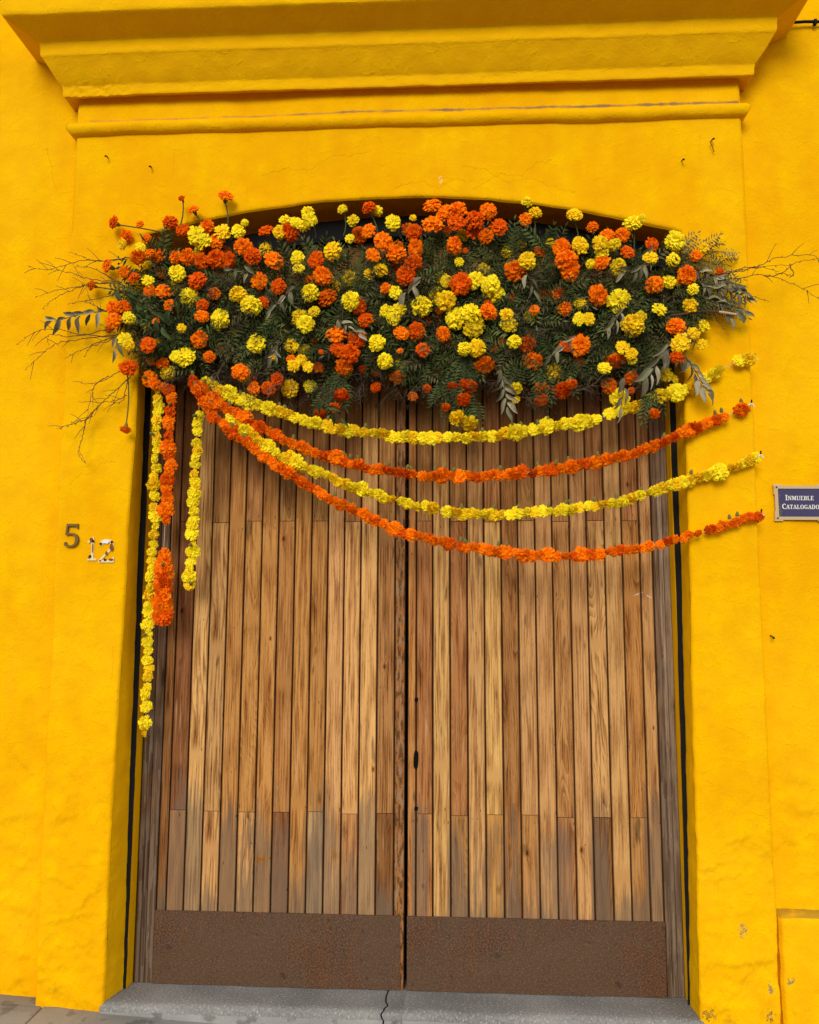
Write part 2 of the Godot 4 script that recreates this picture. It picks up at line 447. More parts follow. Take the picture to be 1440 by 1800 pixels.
func wood() -> void:
	var n := 1024
	var warp := noise(41, 1.0, 2)
	var fine := noise(42, 1.0, 2)
	var pores := noise(43, 1.0, 1)
	var rgb := PackedByteArray()
	var hgt := PackedByteArray()
	rgb.resize(n * n * 3)
	hgt.resize(n * n)
	var r := RandomNumberGenerator.new()
	r.seed = 5
	for s in 16:
		var rings := r.randf_range(3.0, 9.0)
		var bend := r.randf_range(0.15, 0.8) if s % 3 else r.randf_range(1.0, 2.0)
		var strength := r.randf_range(0.08, 0.26)
		var fine_f := r.randf_range(0.10, 0.34)
		var fine_a := r.randf_range(0.22, 0.46)
		var knots := []
		for k in (1 if s % 4 == 1 else 0):
			knots.append(Vector3(r.randf_range(14, 50), r.randf_range(60, 960), r.randf_range(4.0, 8.0)))
		for y in n:
			var seam := smoothstep(0.0, 40.0, minf(y, n - 1 - y))
			for xi in 64:
				var w := warp.get_noise_2d(xi * 0.012 + s * 31.7, y * 0.0022 + s * 7.3) * bend
				var knot := 0.0
				var eye := 0.0
				for k in knots:
					var dx: float = (xi - k.x) / k.z
					var dy: float = (y - k.y) / (k.z * 1.7)
					var q := dx * dx + dy * dy
					if q < 30.0:
						knot += exp(-q * 0.22) * 1.1
						eye += exp(-q * 1.4)
				var ph := xi / 64.0 * rings + w * 3.2 + knot * 1.4
				var ring := ph - floorf(ph)
				ring = ring * (1.0 - smoothstep(0.82, 1.0, ring)) * 1.35
				var f := fine.get_noise_2d(xi * fine_f + s * 91.0, y * 0.0042)
				var long := fine.get_noise_2d(xi * 0.035 + s * 53.0 + 400.0, y * 0.0045)
				var po := pores.get_noise_2d(xi * 0.7 + s * 17.0, y * 0.03)
				var v := 0.86 - (ring - 0.4) * strength * 1.5 + f * fine_a + long * 0.36
				if po > 0.50:
					v -= (po - 0.50) * 0.9
				v = clampf(lerpf(v, 0.12, clampf(eye * 1.1, 0.0, 0.9)), 0.05, 1.0)
				v = lerpf(0.85, v, seam)
				var i := y * n + s * 64 + xi
				rgb[i * 3] = to_byte(v)
				rgb[i * 3 + 1] = to_byte(pow(v, 1.30))
				rgb[i * 3 + 2] = to_byte(pow(v, 1.55))
				hgt[i] = int(clampf(255.0 * (v * 0.9), 0, 255))
	var m := StandardMaterial3D.new()
	m.albedo_texture = ImageTexture.create_from_image(Image.create_from_data(n, n, false, Image.FORMAT_RGB8, rgb))
	m.heightmap_enabled = true
	m.heightmap_scale = 0.16
	m.heightmap_texture = ImageTexture.create_from_image(Image.create_from_data(n, n, false, Image.FORMAT_L8, hgt))
	m.vertex_color_use_as_albedo = true
	m.roughness = 0.8
	m.metallic_specular = 0.15
	M.wood = m


# weathering and tone of the whole door: greyed foot, dark smudges, browner top, paint flecks
func door_weather() -> void:
	var w := 700
	var h := 1024
	var im := Image.create(w, h, false, Image.FORMAT_RGBA8)
	var streak := noise(61, 1.0, 3)
	var cloud := noise(62, 1.0, 4)
	var blot := noise(63, 1.0, 3)
	for y in h:
		var wy := 0.05 + 3.45 * (1.0 - float(y) / h)
		for x in w:
			var wx := -1.17 + 2.34 * x / w
			var column := floorf((wx + 0.054) / 0.0752)
			var own := sin(column * 12.9898) * 43758.5
			own = own - floorf(own)
			var st := streak.get_noise_2d(wx * 60.0, wy * 2.2)
			var cl := cloud.get_noise_2d(wx * 3.0, wy * 1.7)
			var c := Color(0.41, 0.362, 0.312, 0.0)
			# grey at the foot
			var reach := 0.50 + 0.46 * own + 0.16 * cl
			if absf(wx) > 1.07:
				reach = 1.1 + 0.6 * cl
				c = Color(0.47, 0.41, 0.35, 0.0) if st > 0.0 else Color(0.31, 0.25, 0.21, 0.0)
			var g := clampf((reach - wy) / 0.17 + st * 1.3 + cl * 0.6, 0.0, 1.0) * 0.64
			c.a = g
			# browner towards the top of the door
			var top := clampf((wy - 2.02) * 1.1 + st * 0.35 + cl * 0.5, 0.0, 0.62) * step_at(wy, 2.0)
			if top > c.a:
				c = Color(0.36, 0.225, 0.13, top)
			# thin bleached streaks and dark water marks
			var pale := clampf(st * 1.6 - 0.62, 0.0, 0.5)
			if pale > c.a and wy < 2.1:
				c = Color(0.80, 0.66, 0.48, pale)
			var b := blot.get_noise_2d(wx * 15.0, wy * 3.0)
			if b > 0.52:
				var k := clampf((b - 0.52) * 3.2, 0.0, 0.6)
				if k > c.a * 0.8:
					c = Color(0.21, 0.17, 0.14, k)
			if wx > -0.053 and wx < -0.004:
				# the old meeting stile has lost most of its varnish in flakes
				var fl := blot.get_noise_2d(wx * 70.0 + 30.0, wy * 12.0)
				c = Color(0.20, 0.15, 0.12, 0.75) if fl < -0.16 else (Color(0.52, 0.47, 0.42, 0.7) if fl > 0.28 else Color(0.50, 0.25, 0.10, 0.35))
			im.set_pixel(x, y, c)
	var r := RandomNumberGenerator.new()
	r.seed = 9
	for k in 50:
		var q := Vector2i(r.randi_range(20, w - 20), r.randi_range(260, h - 120))
		for j in r.randi_range(1, 4):
			im.set_pixel(q.x, q.y + j, Color(0.10, 0.06, 0.04, 0.85))
	for k in 31:
		# nail marks at both sides of the butt joints
		var wx := -1.0 + 0.0752 * (k - 0.5)
		for wy in [0.775, 0.822, 2.03, 2.075]:
			if r.randf() < 0.45:
				var x := int((wx + r.randf_range(-0.02, 0.02) + 1.17) / 2.34 * w)
				var y := int((1.0 - (wy + r.randf_range(-0.008, 0.008) - 0.05) / 3.45) * h)
				for j in r.randi_range(1, 5):
					im.set_pixel(clampi(x, 0, w - 1), y + j, Color(0.09, 0.06, 0.04, 0.85))
	for c in [[0.985, 1.726, 0.04, 0.014], [1.04, 1.727, 0.022, -0.012]]:
		for k in 30:
			var x := int((c[0] + c[2] * k / 30.0 + 1.17) / 2.34 * w)
			var y := int((1.0 - (c[1] + c[3] * k / 30.0 - 0.05) / 3.45) * h)
			im.set_pixel(x, y, Color(0.9, 0.9, 0.88, 0.9))
	for c in [[-0.265, 0.72, 0.02, 0.05], [-0.30, 0.62, 0.034, 0.05], [0.50, 0.66, 0.02, 0.03], [-0.62, 0.6, 0.03, 0.02]]:
		for k in 500:
			var a := r.randf() * TAU
			var d := sqrt(r.randf()) * (0.4 + 0.6 * r.randf())
			var x := int((c[0] + cos(a) * d * c[2] + 1.17) / 2.34 * w)
			var y := int((1.0 - (c[1] + sin(a) * d * c[3] - 0.05) / 3.45) * h)
			im.set_pixel(x, y, Color(0.16, 0.12, 0.09, 0.55 * (1.0 - d * 0.7)))
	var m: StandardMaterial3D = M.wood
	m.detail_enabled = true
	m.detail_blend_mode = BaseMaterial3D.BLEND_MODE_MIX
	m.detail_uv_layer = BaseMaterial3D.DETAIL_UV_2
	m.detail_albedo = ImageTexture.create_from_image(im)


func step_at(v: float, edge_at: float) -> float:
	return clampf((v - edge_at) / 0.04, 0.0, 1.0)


func rust() -> void:
	var n := 512
	var cloud := noise(71, 0.008, 4)
	var speck := noise(72, 0.34, 2)
	var spots := noise(73, 0.045, 3)
	var im := Image.create(n, n, false, Image.FORMAT_RGB8)
	var hm := Image.create(n, n, false, Image.FORMAT_L8)
	for y in n:
		for x in n:
			var c := cloud.get_noise_2d(x, y)
			var s := speck.get_noise_2d(x, y)
			var p := spots.get_noise_2d(x, y)
			var base := Color(0.086, 0.044, 0.022).lerp(Color(0.118, 0.048, 0.016), clampf(c * 1.5 + spots.get_noise_2d(x * 1.2 + 700.0, y * 0.12) * 0.8, 0, 1))
			var hv := 0.6 + 0.15 * s
			if s + c * 0.6 > 0.30:
				base = base.lerp(Color(0.035, 0.014, 0.008), clampf((s + c * 0.6 - 0.30) * 4.5, 0, 0.75))
				hv -= 0.3
			elif p > 0.56:
				base = base.lerp(Color(0.03, 0.014, 0.009), clampf((p - 0.56) * 6.0, 0, 0.7))
				hv -= 0.2
			elif s < -0.36:
				base = base.lerp(Color(0.20, 0.15, 0.11), 0.4)
			im.set_pixel(x, y, base.linear_to_srgb())
			hm.set_pixel(x, y, Color(hv, hv, hv))
	var m := StandardMaterial3D.new()
	m.albedo_texture = ImageTexture.create_from_image(im)
	m.heightmap_enabled = true
	m.heightmap_scale = 0.08
	m.heightmap_texture = ImageTexture.create_from_image(hm)
	m.roughness = 0.66
	m.metallic_specular = 0.4
	m.uv1_triplanar = true
	m.uv1_world_triplanar = true
	m.uv1_scale = Vector3(0.72, 0.72, 0.72)
	M.rust = m


func stone() -> void:
	var n := 512
	var cloud := noise(81, 0.006, 4)
	var speck := noise(82, 0.28, 2)
	var stain := noise(83, 0.02, 4)
	var im := Image.create(n, n, false, Image.FORMAT_RGB8)
	var pale := Image.create(n, n, false, Image.FORMAT_RGB8)
	var hm := Image.create(n, n, false, Image.FORMAT_L8)
	for y in n:
		for x in n:
			var c := cloud.get_noise_2d(x, y)
			var s := speck.get_noise_2d(x, y)
			var t := stain.get_noise_2d(x, y)
			var v := 0.20 + 0.08 * c + 0.09 * s + (0.20 if s > 0.55 else 0.0)
			im.set_pixel(x, y, Color(v, v, v * 0.985).clamp().linear_to_srgb())
			var u := 0.27 + 0.09 * c + 0.05 * s - clampf(t * 0.8 - 0.2, 0, 0.12)
			pale.set_pixel(x, y, Color(u * 1.0, u, u * 0.97).clamp().linear_to_srgb())
			var hv := 0.5 + 0.35 * s + 0.2 * t
			hm.set_pixel(x, y, Color(hv, hv, hv))
	for pair in [["stone", im, 0.65, 0.12], ["paving", pale, 0.8, 0.10]]:
		var m := StandardMaterial3D.new()
		m.albedo_texture = ImageTexture.create_from_image(pair[1])
		m.heightmap_enabled = true
		m.heightmap_scale = pair[3]
		m.heightmap_texture = ImageTexture.create_from_image(hm)
		m.roughness = 0.85
		m.uv1_triplanar = true
		m.uv1_world_triplanar = true
		m.uv1_scale = Vector3.ONE * pair[2]
		M[pair[0]] = m
	var asphalt := plain(Color(0.05, 0.05, 0.052), 0.9)
	M.asphalt = asphalt


# ---------------------------------------------------------------- ground
const SLOPE := -0.055   # the street falls to the right


func ground() -> void:
	var tilt := atan(SLOPE)
	var turn := Basis(Vector3(0, 0, 1), tilt)
	var base := Transform3D(turn, Vector3(0, 0, 0))
	var g := put("ground", box(Vector3(600, 0.2, 600)), M.asphalt, self, Transform3D(turn, turn * Vector3(0, -0.35, 0)))
	tag(g, "flat open ground running out to the horizon behind the street", "ground", "", "structure")
	var road := put("road", box(Vector3(60, 0.1, 7)), M.asphalt, self, Transform3D(turn, turn * Vector3(0, -0.196, 5.6)))
	tag(road, "grey asphalt road in front of the yellow house", "road", "", "structure")
	var pav := holder("pavement", self)
	tag(pav, "worn grey concrete pavement along the foot of the yellow wall", "pavement", "", "structure")
	var slabs := []
	for v in 3:
		var st := start()
		var w := 0.897
		var d := 0.697
		var hw := w / 2
		var hd := d / 2
		var b := 0.006
		for q in [[Vector3(-hw + b, 0, -hd + b), Vector3(hw - b, 0, -hd + b), Vector3(hw - b, 0, hd - b), Vector3(-hw + b, 0, hd - b)], [Vector3(-hw, -b, hd), Vector3(-hw + b, 0, hd - b), Vector3(hw - b, 0, hd - b), Vector3(hw, -b, hd)], [Vector3(-hw, -b, -hd), Vector3(-hw + b, 0, -hd + b), Vector3(-hw + b, 0, hd - b), Vector3(-hw, -b, hd)], [Vector3(hw, -b, hd), Vector3(hw - b, 0, hd - b), Vector3(hw - b, 0, -hd + b), Vector3(hw, -b, -hd)], [Vector3(hw, -b, -hd), Vector3(hw - b, 0, -hd + b), Vector3(-hw + b, 0, -hd + b), Vector3(-hw, -b, -hd)]]:
			tri(st, q[0], q[1], q[2])
			tri(st, q[0], q[2], q[3])
		st.generate_normals()
		slabs.append(st.commit())
	for i in range(-6, 7):
		for k in 3:
			var q := turn * Vector3(-1.0 + 0.9 * i, rng.randf_range(-0.002, 0.002), 0.25 + 0.7 * k)
			put("slab", slabs[(i + k + 12) % 3], M.paving, pav, Transform3D(turn, q))
	var under := put("slab_bed", box(Vector3(12.4, 0.12, 2.3)), M.paving, pav, Transform3D(turn, turn * Vector3(-0.6, -0.072, 0.8)))
	under.set_meta("label", "joints and bedding under the pavement slabs")


# ---------------------------------------------------------------- house
func track(y: float, ys: Array, xs: Array) -> float:
	if y <= ys[0]:
		return xs[0]
	for i in ys.size() - 1:
		if y <= ys[i + 1]:
			return lerpf(xs[i], xs[i + 1], (y - ys[i]) / (ys[i + 1] - ys[i]))
	return xs[xs.size() - 1]


func wobble(y: float, s: float, amount := 1.0) -> float:
	var rough := lerpf(1.5, 0.7, smoothstep(0.4, 1.8, y))
	return amount * (0.006 * edge.get_noise_2d(y * 1.6, s * 17.0) + 0.0028 * rough * edge.get_noise_2d(y * 9.0, s * 31.0))


func outer_left(y: float) -> float:
	return track(y, [0.1, 1.83, 3.82], [-1.481, -1.50, -1.512]) + wobble(y, 1.0)


func outer_right(y: float) -> float:
	return track(y, [0.1, 1.83, 3.73], [1.452, 1.452, 1.470]) + wobble(y, 2.0)


func inner_left(y: float) -> float:
	return track(y, [0.08, 0.68, 1.83, 2.63, 3.2], [-1.195, -1.201, -1.190, -1.170, -1.165]) + wobble(y, 3.0, 0.8)


func inner_right(y: float) -> float:
	return track(y, [0.1, 0.72, 1.83, 3.25], [1.147, 1.156, 1.174, 1.187]) + wobble(y, 4.0, 0.8)


func arch(x: float) -> float:
	return 3.475 - (x + 0.06) * (x + 0.06) / 8.0 + 0.004 * edge.get_noise_2d(x * 4.0, 77.0)


func frame_arch(x: float) -> float:
	return 3.452 - x * x / 7.6


func opening_gap(x: float, y: float) -> float:
	var l := inner_left(minf(y, 3.27))
	var r := inner_right(minf(y, 3.27))
	var dx := maxf(l - x, x - r)
	var dy := y - arch(clampf(x, -1.17, 1.187))
	if dx <= 0.0:
		return dy
	if dy <= 0.0:
		return dx
	return sqrt(dx * dx + dy * dy)


func relief(x: float, y: float, s := 0.0) -> float:
	var low := lerpf(1.9, 0.42, smoothstep(0.2, 1.6, y))
	var d := 0.010 * broad.get_noise_2d(x + s, y)
	d += 0.0018 * low * lump.get_noise_2d(x * 5.6 + s, y * 5.2)
	d += 0.0020 * maxf(low - 0.5, 0.0) * lump.get_noise_2d(x * 17.0 + s, y * 17.0)
	d += 0.0058 * low * (ridge.get_noise_2d(x * 3.0 + s, y * 3.2) - 0.3) * clampf(broad.get_noise_2d(x * 2.0 + 40 + s, y * 2.0) * 2.2 + 0.35, 0.0, 1.0)
	if y < 1.3:
		for c in creases:
			var ox: float = x - c[0]
			var oy: float = y - c[1]
			if absf(ox) > 0.2 or absf(oy) > 0.2:
				continue
			var along: float = (ox * c[2] + oy * c[3]) / c[4]
			if absf(along) >= 1.0:
				continue
			var across: float = oy * c[2] - ox * c[3] + 0.018 * lump.get_noise_2d(along * 2.2, c[0] * 50.0)
			var fade := (1.0 - along * along)
			if across > 0.0:
				d += c[5] * fade * smoothstep(0.0, 0.007, across) * exp(-across / 0.05)
			else:
				d -= c[5] * 0.25 * fade * exp(across / 0.02)
	return d


func rolled(e: float, r: float) -> float:
	if e >= r:
		return 0.0
	e = maxf(e, 0.0)
	return r - sqrt(maxf(r * r - (r - e) * (r - e), 0.0))


func face_z(x: float, y: float) -> float:
	var r := 0.016 + 0.008 * edge.get_noise_2d(x * 5.0, y * 5.0)
	var z := relief(x, y) - 0.75 * rolled(opening_gap(x, y), r)
	z -= rolled(minf(x - outer_left(y), outer_right(y) - x), 0.012)
	return z


func wall_uv(_u: float, _v: float, q: Vector3) -> Array:
	return [Vector2(q.x, -q.y) / 1.3, Vector2(clampf((q.x + 2.6) / 5.2, 0.002, 0.998), clampf(1.0 - (q.y + 0.2) / 5.2, 0.002, 0.998))]


func depth_uv(_u: float, _v: float, q: Vector3) -> Array:
	return [Vector2(q.x * 0.4 + q.z, -q.y) / 1.3, Vector2(0.5 + q.z * 0.1, 0.03)]


func near_edges(n: int) -> Array:
	var out := [0.0, 0.008, 0.02, 0.04]
	out.append_array(steps(0.07, 0.93, n))
	out.append_array([0.96, 0.98, 0.992, 1.0])
	return out


func build_house() -> void:
	house = holder("house", self)
	tag(house, "yellow plastered house front with an arched plank double door under a deep cornice", "building")
	# door surround: two piers, the field over the arch, the reveals
	var surround := holder("door_surround", house)
	surround.set_meta("label", "raised yellow plaster band around the arched doorway")
	var spring_l := arch(-1.165)
	var spring_r := arch(1.187)
	var rows_l := steps(-0.2, spring_l, 360)
	var rows_r := steps(-0.2, spring_r, 360)
	put("left_pier", grid(near_edges(36), rows_l, func(u, v):
		var x := lerpf(outer_left(v), inner_left(v), u)
		return Vector3(x, v, face_z(x, v)), wall_uv), M.plaster, surround)
	put("right_pier", grid(near_edges(36), rows_r, func(u, v):
		var x := lerpf(inner_right(v), outer_right(v), u)
		return Vector3(x, v, face_z(x, v)), wall_uv), M.plaster, surround)
	var cols := [0.0, 0.003, 0.006, 0.012]
	cols.append_array(steps(0.02, 0.108, 16))
	cols.append_array([0.1115, 0.1145, 0.1165])
	cols.append_array(steps(0.1185, 0.8975, 170))
	cols.append_array([0.8995, 0.9015, 0.9045])
	cols.append_array(steps(0.908, 0.98, 14))
	cols.append_array([0.988, 0.994, 0.997, 1.0])
	put("spandrel", grid(cols, [0.0, 0.006, 0.014, 0.026, 0.045, 0.07, 0.1, 0.14, 0.18, 0.22, 0.26, 0.3, 0.34, 0.38, 0.42, 0.46, 0.5, 0.54, 0.58, 0.62, 0.66, 0.7, 0.74, 0.78, 0.82, 0.86, 0.9, 0.95, 1.0], func(u, v):
		var x0 := lerpf(outer_left(3.4), outer_right(3.4), u)
		var y := lerpf(arch(clampf(x0, -1.165, 1.187)), 3.999, v)
		var x := lerpf(outer_left(y), outer_right(y), u)
		return Vector3(x, y, face_z(x, y)), wall_uv), M.plaster, surround)
	# reveals, running back from the edge of the face to the painted frame
	put("left_reveal", grid(steps(0, 1, 8), rows_l, func(u, v):
		var x := lerpf(inner_left(v), track(v, [0.1, 0.65, 1.84], [-1.174, -1.183, -1.190]) + 0.5 * wobble(v, 9.0), u)
		return Vector3(x + 0.003 * lump.get_noise_2d(u * 0.8, v * 5.0), v, lerpf(face_z(inner_left(v), v), -0.137, u)), depth_uv), M.plaster, surround)
	put("right_reveal", grid(steps(0, 1, 8), rows_r, func(u, v):
		var x := lerpf(inner_right(v), track(v, [0.13, 0.69, 1.84], [1.146, 1.161, 1.175]) + 0.5 * wobble(v, 8.0), u)
		return Vector3(x + 0.003 * lump.get_noise_2d(u * 0.8 + 9.0, v * 5.0), v, lerpf(face_z(inner_right(v), v), -0.137, u)), depth_uv, true), M.plaster, surround)
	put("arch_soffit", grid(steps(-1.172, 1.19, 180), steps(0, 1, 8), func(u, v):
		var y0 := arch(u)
		return Vector3(u, lerpf(y0, frame_arch(u), v) + 0.003 * lump.get_noise_2d(u * 5.0, v), lerpf(face_z(u, y0), -0.137, v)), func(_u, _v, q): return [Vector2(q.x, q.z) / 1.3, Vector2(0.5 + q.z * 0.1, 0.03)]), M.shaded_plaster, surround)
	# outer side faces of the surround
	put("left_side", grid(steps(0, 1, 3), steps(-0.2, 4.0, 160), func(u, v): return Vector3(outer_left(v), v, lerpf(-0.075, -0.011 + relief(outer_left(v), v), u)), depth_uv), M.plaster, surround)
	put("right_side", grid(steps(0, 1, 3), steps(-0.2, 4.0, 160), func(u, v): return Vector3(outer_right(v), v, lerpf(-0.011 + relief(outer_right(v), v), -0.075, u)), depth_uv), M.plaster, surround)

	# the plain wall on either side, set back
	var wl := [-4.6, -4.0, -3.4, -2.9, -2.6, -2.4]
	wl.append_array(steps(-2.3, -1.49, 70))
	var wr := steps(1.43, 2.3, 74)
	wr.append_array([2.4, 2.6, 2.9, 3.4, 4.0, 4.6])
	var rows := steps(-0.6, 4.75, 420)
	var side := func(u, v): return Vector3(u, v, -0.062 + relief(u, v, 5.0))
	put("wall", grid(wl, rows, side, wall_uv), M.plaster, house).set_meta("label", "yellow plastered wall left of the doorway")
	put("wall", grid(wr, rows, side, wall_uv), M.plaster, house).set_meta("label", "yellow plastered wall right of the doorway")
	put("wall", grid(steps(-1.49, 1.43, 60), steps(4.0, 4.75, 20), side, wall_uv), M.plaster, house).set_meta("label", "yellow plastered wall above the cornice")
	# plinth on the right
	var prof := [[-0.07, 0.492], [-0.045, 0.486], [-0.028, 0.480], [-0.020, 0.470], [-0.016, 0.455]]
	for k in 40:
		prof.append([-0.014 - 0.002 * (k % 2), 0.44 - k * 0.027])
	var pw := [0.0, 0.006, 0.014, 0.024]
	pw.append_array(steps(0.04, 0.9, 50))
	pw.append_array([1.4, 2.2, 3.1])
	put("plinth", grid(pw, steps(0, prof.size() - 1, prof.size() - 1), func(u, v):
		var k := clampi(int(v), 0, prof.size() - 1)
		var x: float = 1.470 + u + wobble(prof[k][1], 6.0)
		return Vector3(x, prof[k][1] + 0.004 * lump.get_noise_2d(u * 6.0, 3.0), prof[k][0] + relief(x, prof[k][1], 11.0) * 1.2 - rolled(u, 0.02)), wall_uv, true), M.plaster, house).set_meta("label", "low yellow plinth along the foot of the right-hand wall")
	put("plinth_end", grid(steps(0, 1, 4), steps(-0.6, 0.47, 40), func(u, v): return Vector3(1.470 + wobble(v, 6.0), v, lerpf(-0.075, -0.034 + relief(1.482, v, 11.0) * 1.2, u)), depth_uv), M.plaster, house)

	# mouldings
	var roll := []
	for k in 9:
		var a := -PI * 0.5 + PI * k / 8.0
		roll.append(Vector2(0.004 + 0.026 * cos(a), 3.831 + 0.029 * sin(a)))
	roll.push_front(Vector2(-0.02, 3.797))
	roll.push_back(Vector2(-0.02, 3.866))
	moulding("string_moulding", roll, 0.6, "thin rounded yellow moulding between the frieze and the arch")
	var corn := []
	for q in [[-0.03, 3.992], [0.0, 3.989], [0.022, 3.980], [0.034, 3.972], [0.041, 3.966], [0.0455, 3.970], [0.047, 3.98], [0.047, 3.99], [0.048, 4.0], [0.049, 4.008], [0.050, 4.0155], [0.054, 4.019], [0.064, 4.032], [0.074, 4.046], [0.083, 4.060], [0.091, 4.073], [0.099, 4.086], [0.106, 4.098], [0.112, 4.108], [0.116, 4.113], [0.119, 4.116], [0.121, 4.124], [0.122, 4.136], [0.122, 4.148], [0.123, 4.160], [0.124, 4.170], [0.128, 4.176], [0.14, 4.181], [0.158, 4.188], [0.176, 4.195], [0.194, 4.203], [0.212, 4.211], [0.226, 4.217], [0.236, 4.221], [0.241, 4.227], [0.243, 4.240], [0.244, 4.26], [0.245, 4.29], [0.246, 4.32], [0.246, 4.345], [0.242, 4.356], [0.2, 4.372], [0.1, 4.40], [-0.09, 4.45]]:
		corn.append(Vector2(q[0], q[1]))
	moulding("cornice", corn, 0.6, "deep stepped yellow cornice above the doorway")

	# closed body behind the front
	put("roof", box(Vector3(9.2, 0.14, 6.0)), M.paving, house, at(0, 4.86, -3.0))
	put("side_wall", box(Vector3(0.3, 6.0, 5.6)), M.plaster, house, at(-4.45, 1.8, -2.9))
	put("side_wall", box(Vector3(0.3, 6.0, 5.6)), M.plaster, house, at(4.45, 1.8, -2.9))
	put("back_wall", box(Vector3(8.6, 6.0, 0.3)), M.plaster, house, at(0, 1.8, -5.55))

	# doorstep of two stone slabs with a crack between
	var step := holder("doorstep", house)
	step.set_meta("label", "speckled grey stone doorstep cracked across its middle")
	var crack := func(z: float) -> float: return -0.075 + 0.010 * sin(z * 40.0) + 0.02 * edge.get_noise_2d(z * 14.0, 3.0)
	var sp := [Vector2(-0.30, 0.086), Vector2(-0.22, 0.088), Vector2(-0.15, 0.091), Vector2(-0.1, 0.094), Vector2(-0.06, 0.097), Vector2(-0.03, 0.0985), Vector2(-0.015, 0.098), Vector2(-0.004, 0.095), Vector2(0.004, 0.089), Vector2(0.009, 0.081), Vector2(0.011, 0.07), Vector2(0.012, 0.055), Vector2(0.012, 0.03), Vector2(0.012, 0.0), Vector2(0.012, -0.05), Vector2(0.012, -0.2)]
	for half in 2:
		var wide := [0.0, 0.006, 0.015, 0.03, 0.06, 0.1, 0.15, 0.2, 0.25, 0.3, 0.35, 0.4, 0.45, 0.5, 0.55, 0.6, 0.65, 0.7, 0.75, 0.8, 0.85, 0.9, 0.95, 1.0]
		var slab := func(u, v):
			var k := clampi(int(round(v)), 0, sp.size() - 1)
			var q: Vector2 = sp[k]
			var mid: float = crack.call(q.x + q.y)
			var x := lerpf(mid - 0.003, -1.21, u) if half == 0 else lerpf(mid + 0.003, 1.16, u)
			var dip := rolled(absf(x - mid), 0.012)
			return Vector3(x, q.y - dip + 0.004 * lump.get_noise_2d(x * 4.0, q.x * 6.0), q.x + 0.005 * lump.get_noise_2d(x * 6.0, 8.0 + q.y * 5.0) - (dip if q.x > 0 else 0.0))
		put("stone_slab", grid(wide, steps(0, 10, 10), slab, wall_uv, half == 1), M.stone, step)
		put("slab_face", grid(wide, steps(10, sp.size() - 1, sp.size() - 11), slab, wall_uv, half == 1), M.paving, step)
	put("crack_shadow_bed", box(Vector3(2.3, 0.2, 0.27)), M.void, step, at(-0.02, -0.04, -0.14)).name = "crack_shade"  # black box standing in for the shade down inside the crack


func moulding(called: String, prof: Array, rough: float, label: String) -> void:
	var o := holder(called, house)
	o.set_meta("label", label)
	var n := prof.size() - 1
	var pick := func(v: float) -> Vector2:
		if v <= 0.0:
			return prof[0] + (prof[1] - prof[0]) * v
		if v >= n:
			return prof[n] + (prof[n] - prof[n - 1]) * (v - n)
		return prof[int(v)].lerp(prof[mini(int(v) + 1, n)], v - floorf(v))
	var shake := func(x: float, y: float) -> Vector2:
		var crumble := exp(-pow((x + 1.42) / 0.16, 2.0)) * exp(-pow((y - 3.985) / 0.03, 2.0))
		return Vector2(0.006 * rough * lump.get_noise_2d(x * 5.0, y * 9.0) + 0.012 * crumble * (edge.get_noise_2d(x * 30.0, y * 40.0) - 0.3), 0.004 * broad.get_noise_2d(x * 1.6, 9.0) + 0.0035 * rough * lump.get_noise_2d(x * 7.0, y * 6.0 + 50.0))
	var left := -1.512
	var right := 1.466
	put("front", grid(steps(0, 1, 230), steps(0, n, n), func(u, v):
		var q: Vector2 = pick.call(v)
		var x := lerpf(left - q.x, right + q.x, u)
		var s: Vector2 = shake.call(x, q.y)
		return Vector3(x, q.y + s.y, q.x + s.x), func(_u, v, q): return [Vector2(q.x, -v * 0.016) / 1.3, Vector2(0.5, 0.03) if called == "cornice" else Vector2(clampf((q.x + 2.6) / 5.2, 0.002, 0.998), clampf(1.0 - (q.y + 0.2) / 5.2, 0.002, 0.998))]), M.worn_plaster, o)
	for end in [[-1.0, left, "left_return"], [1.0, right, "right_return"]]:
		put(end[2], grid(steps(0, 1, 10), steps(0, n, n), func(u, v):
			var q: Vector2 = pick.call(v)
			var s: Vector2 = shake.call(end[1] + end[0] * q.x, q.y)
			return Vector3(end[1] + end[0] * (q.x + s.x * (1.0 - u)), q.y + s.y, lerpf(q.x + s.x, -0.09, u)), func(u, v, _q): return [Vector2(u * 0.2, -v * 0.016) / 1.3, Vector2(0.5, 0.03)], end[0] < 0.0), M.plaster, o)


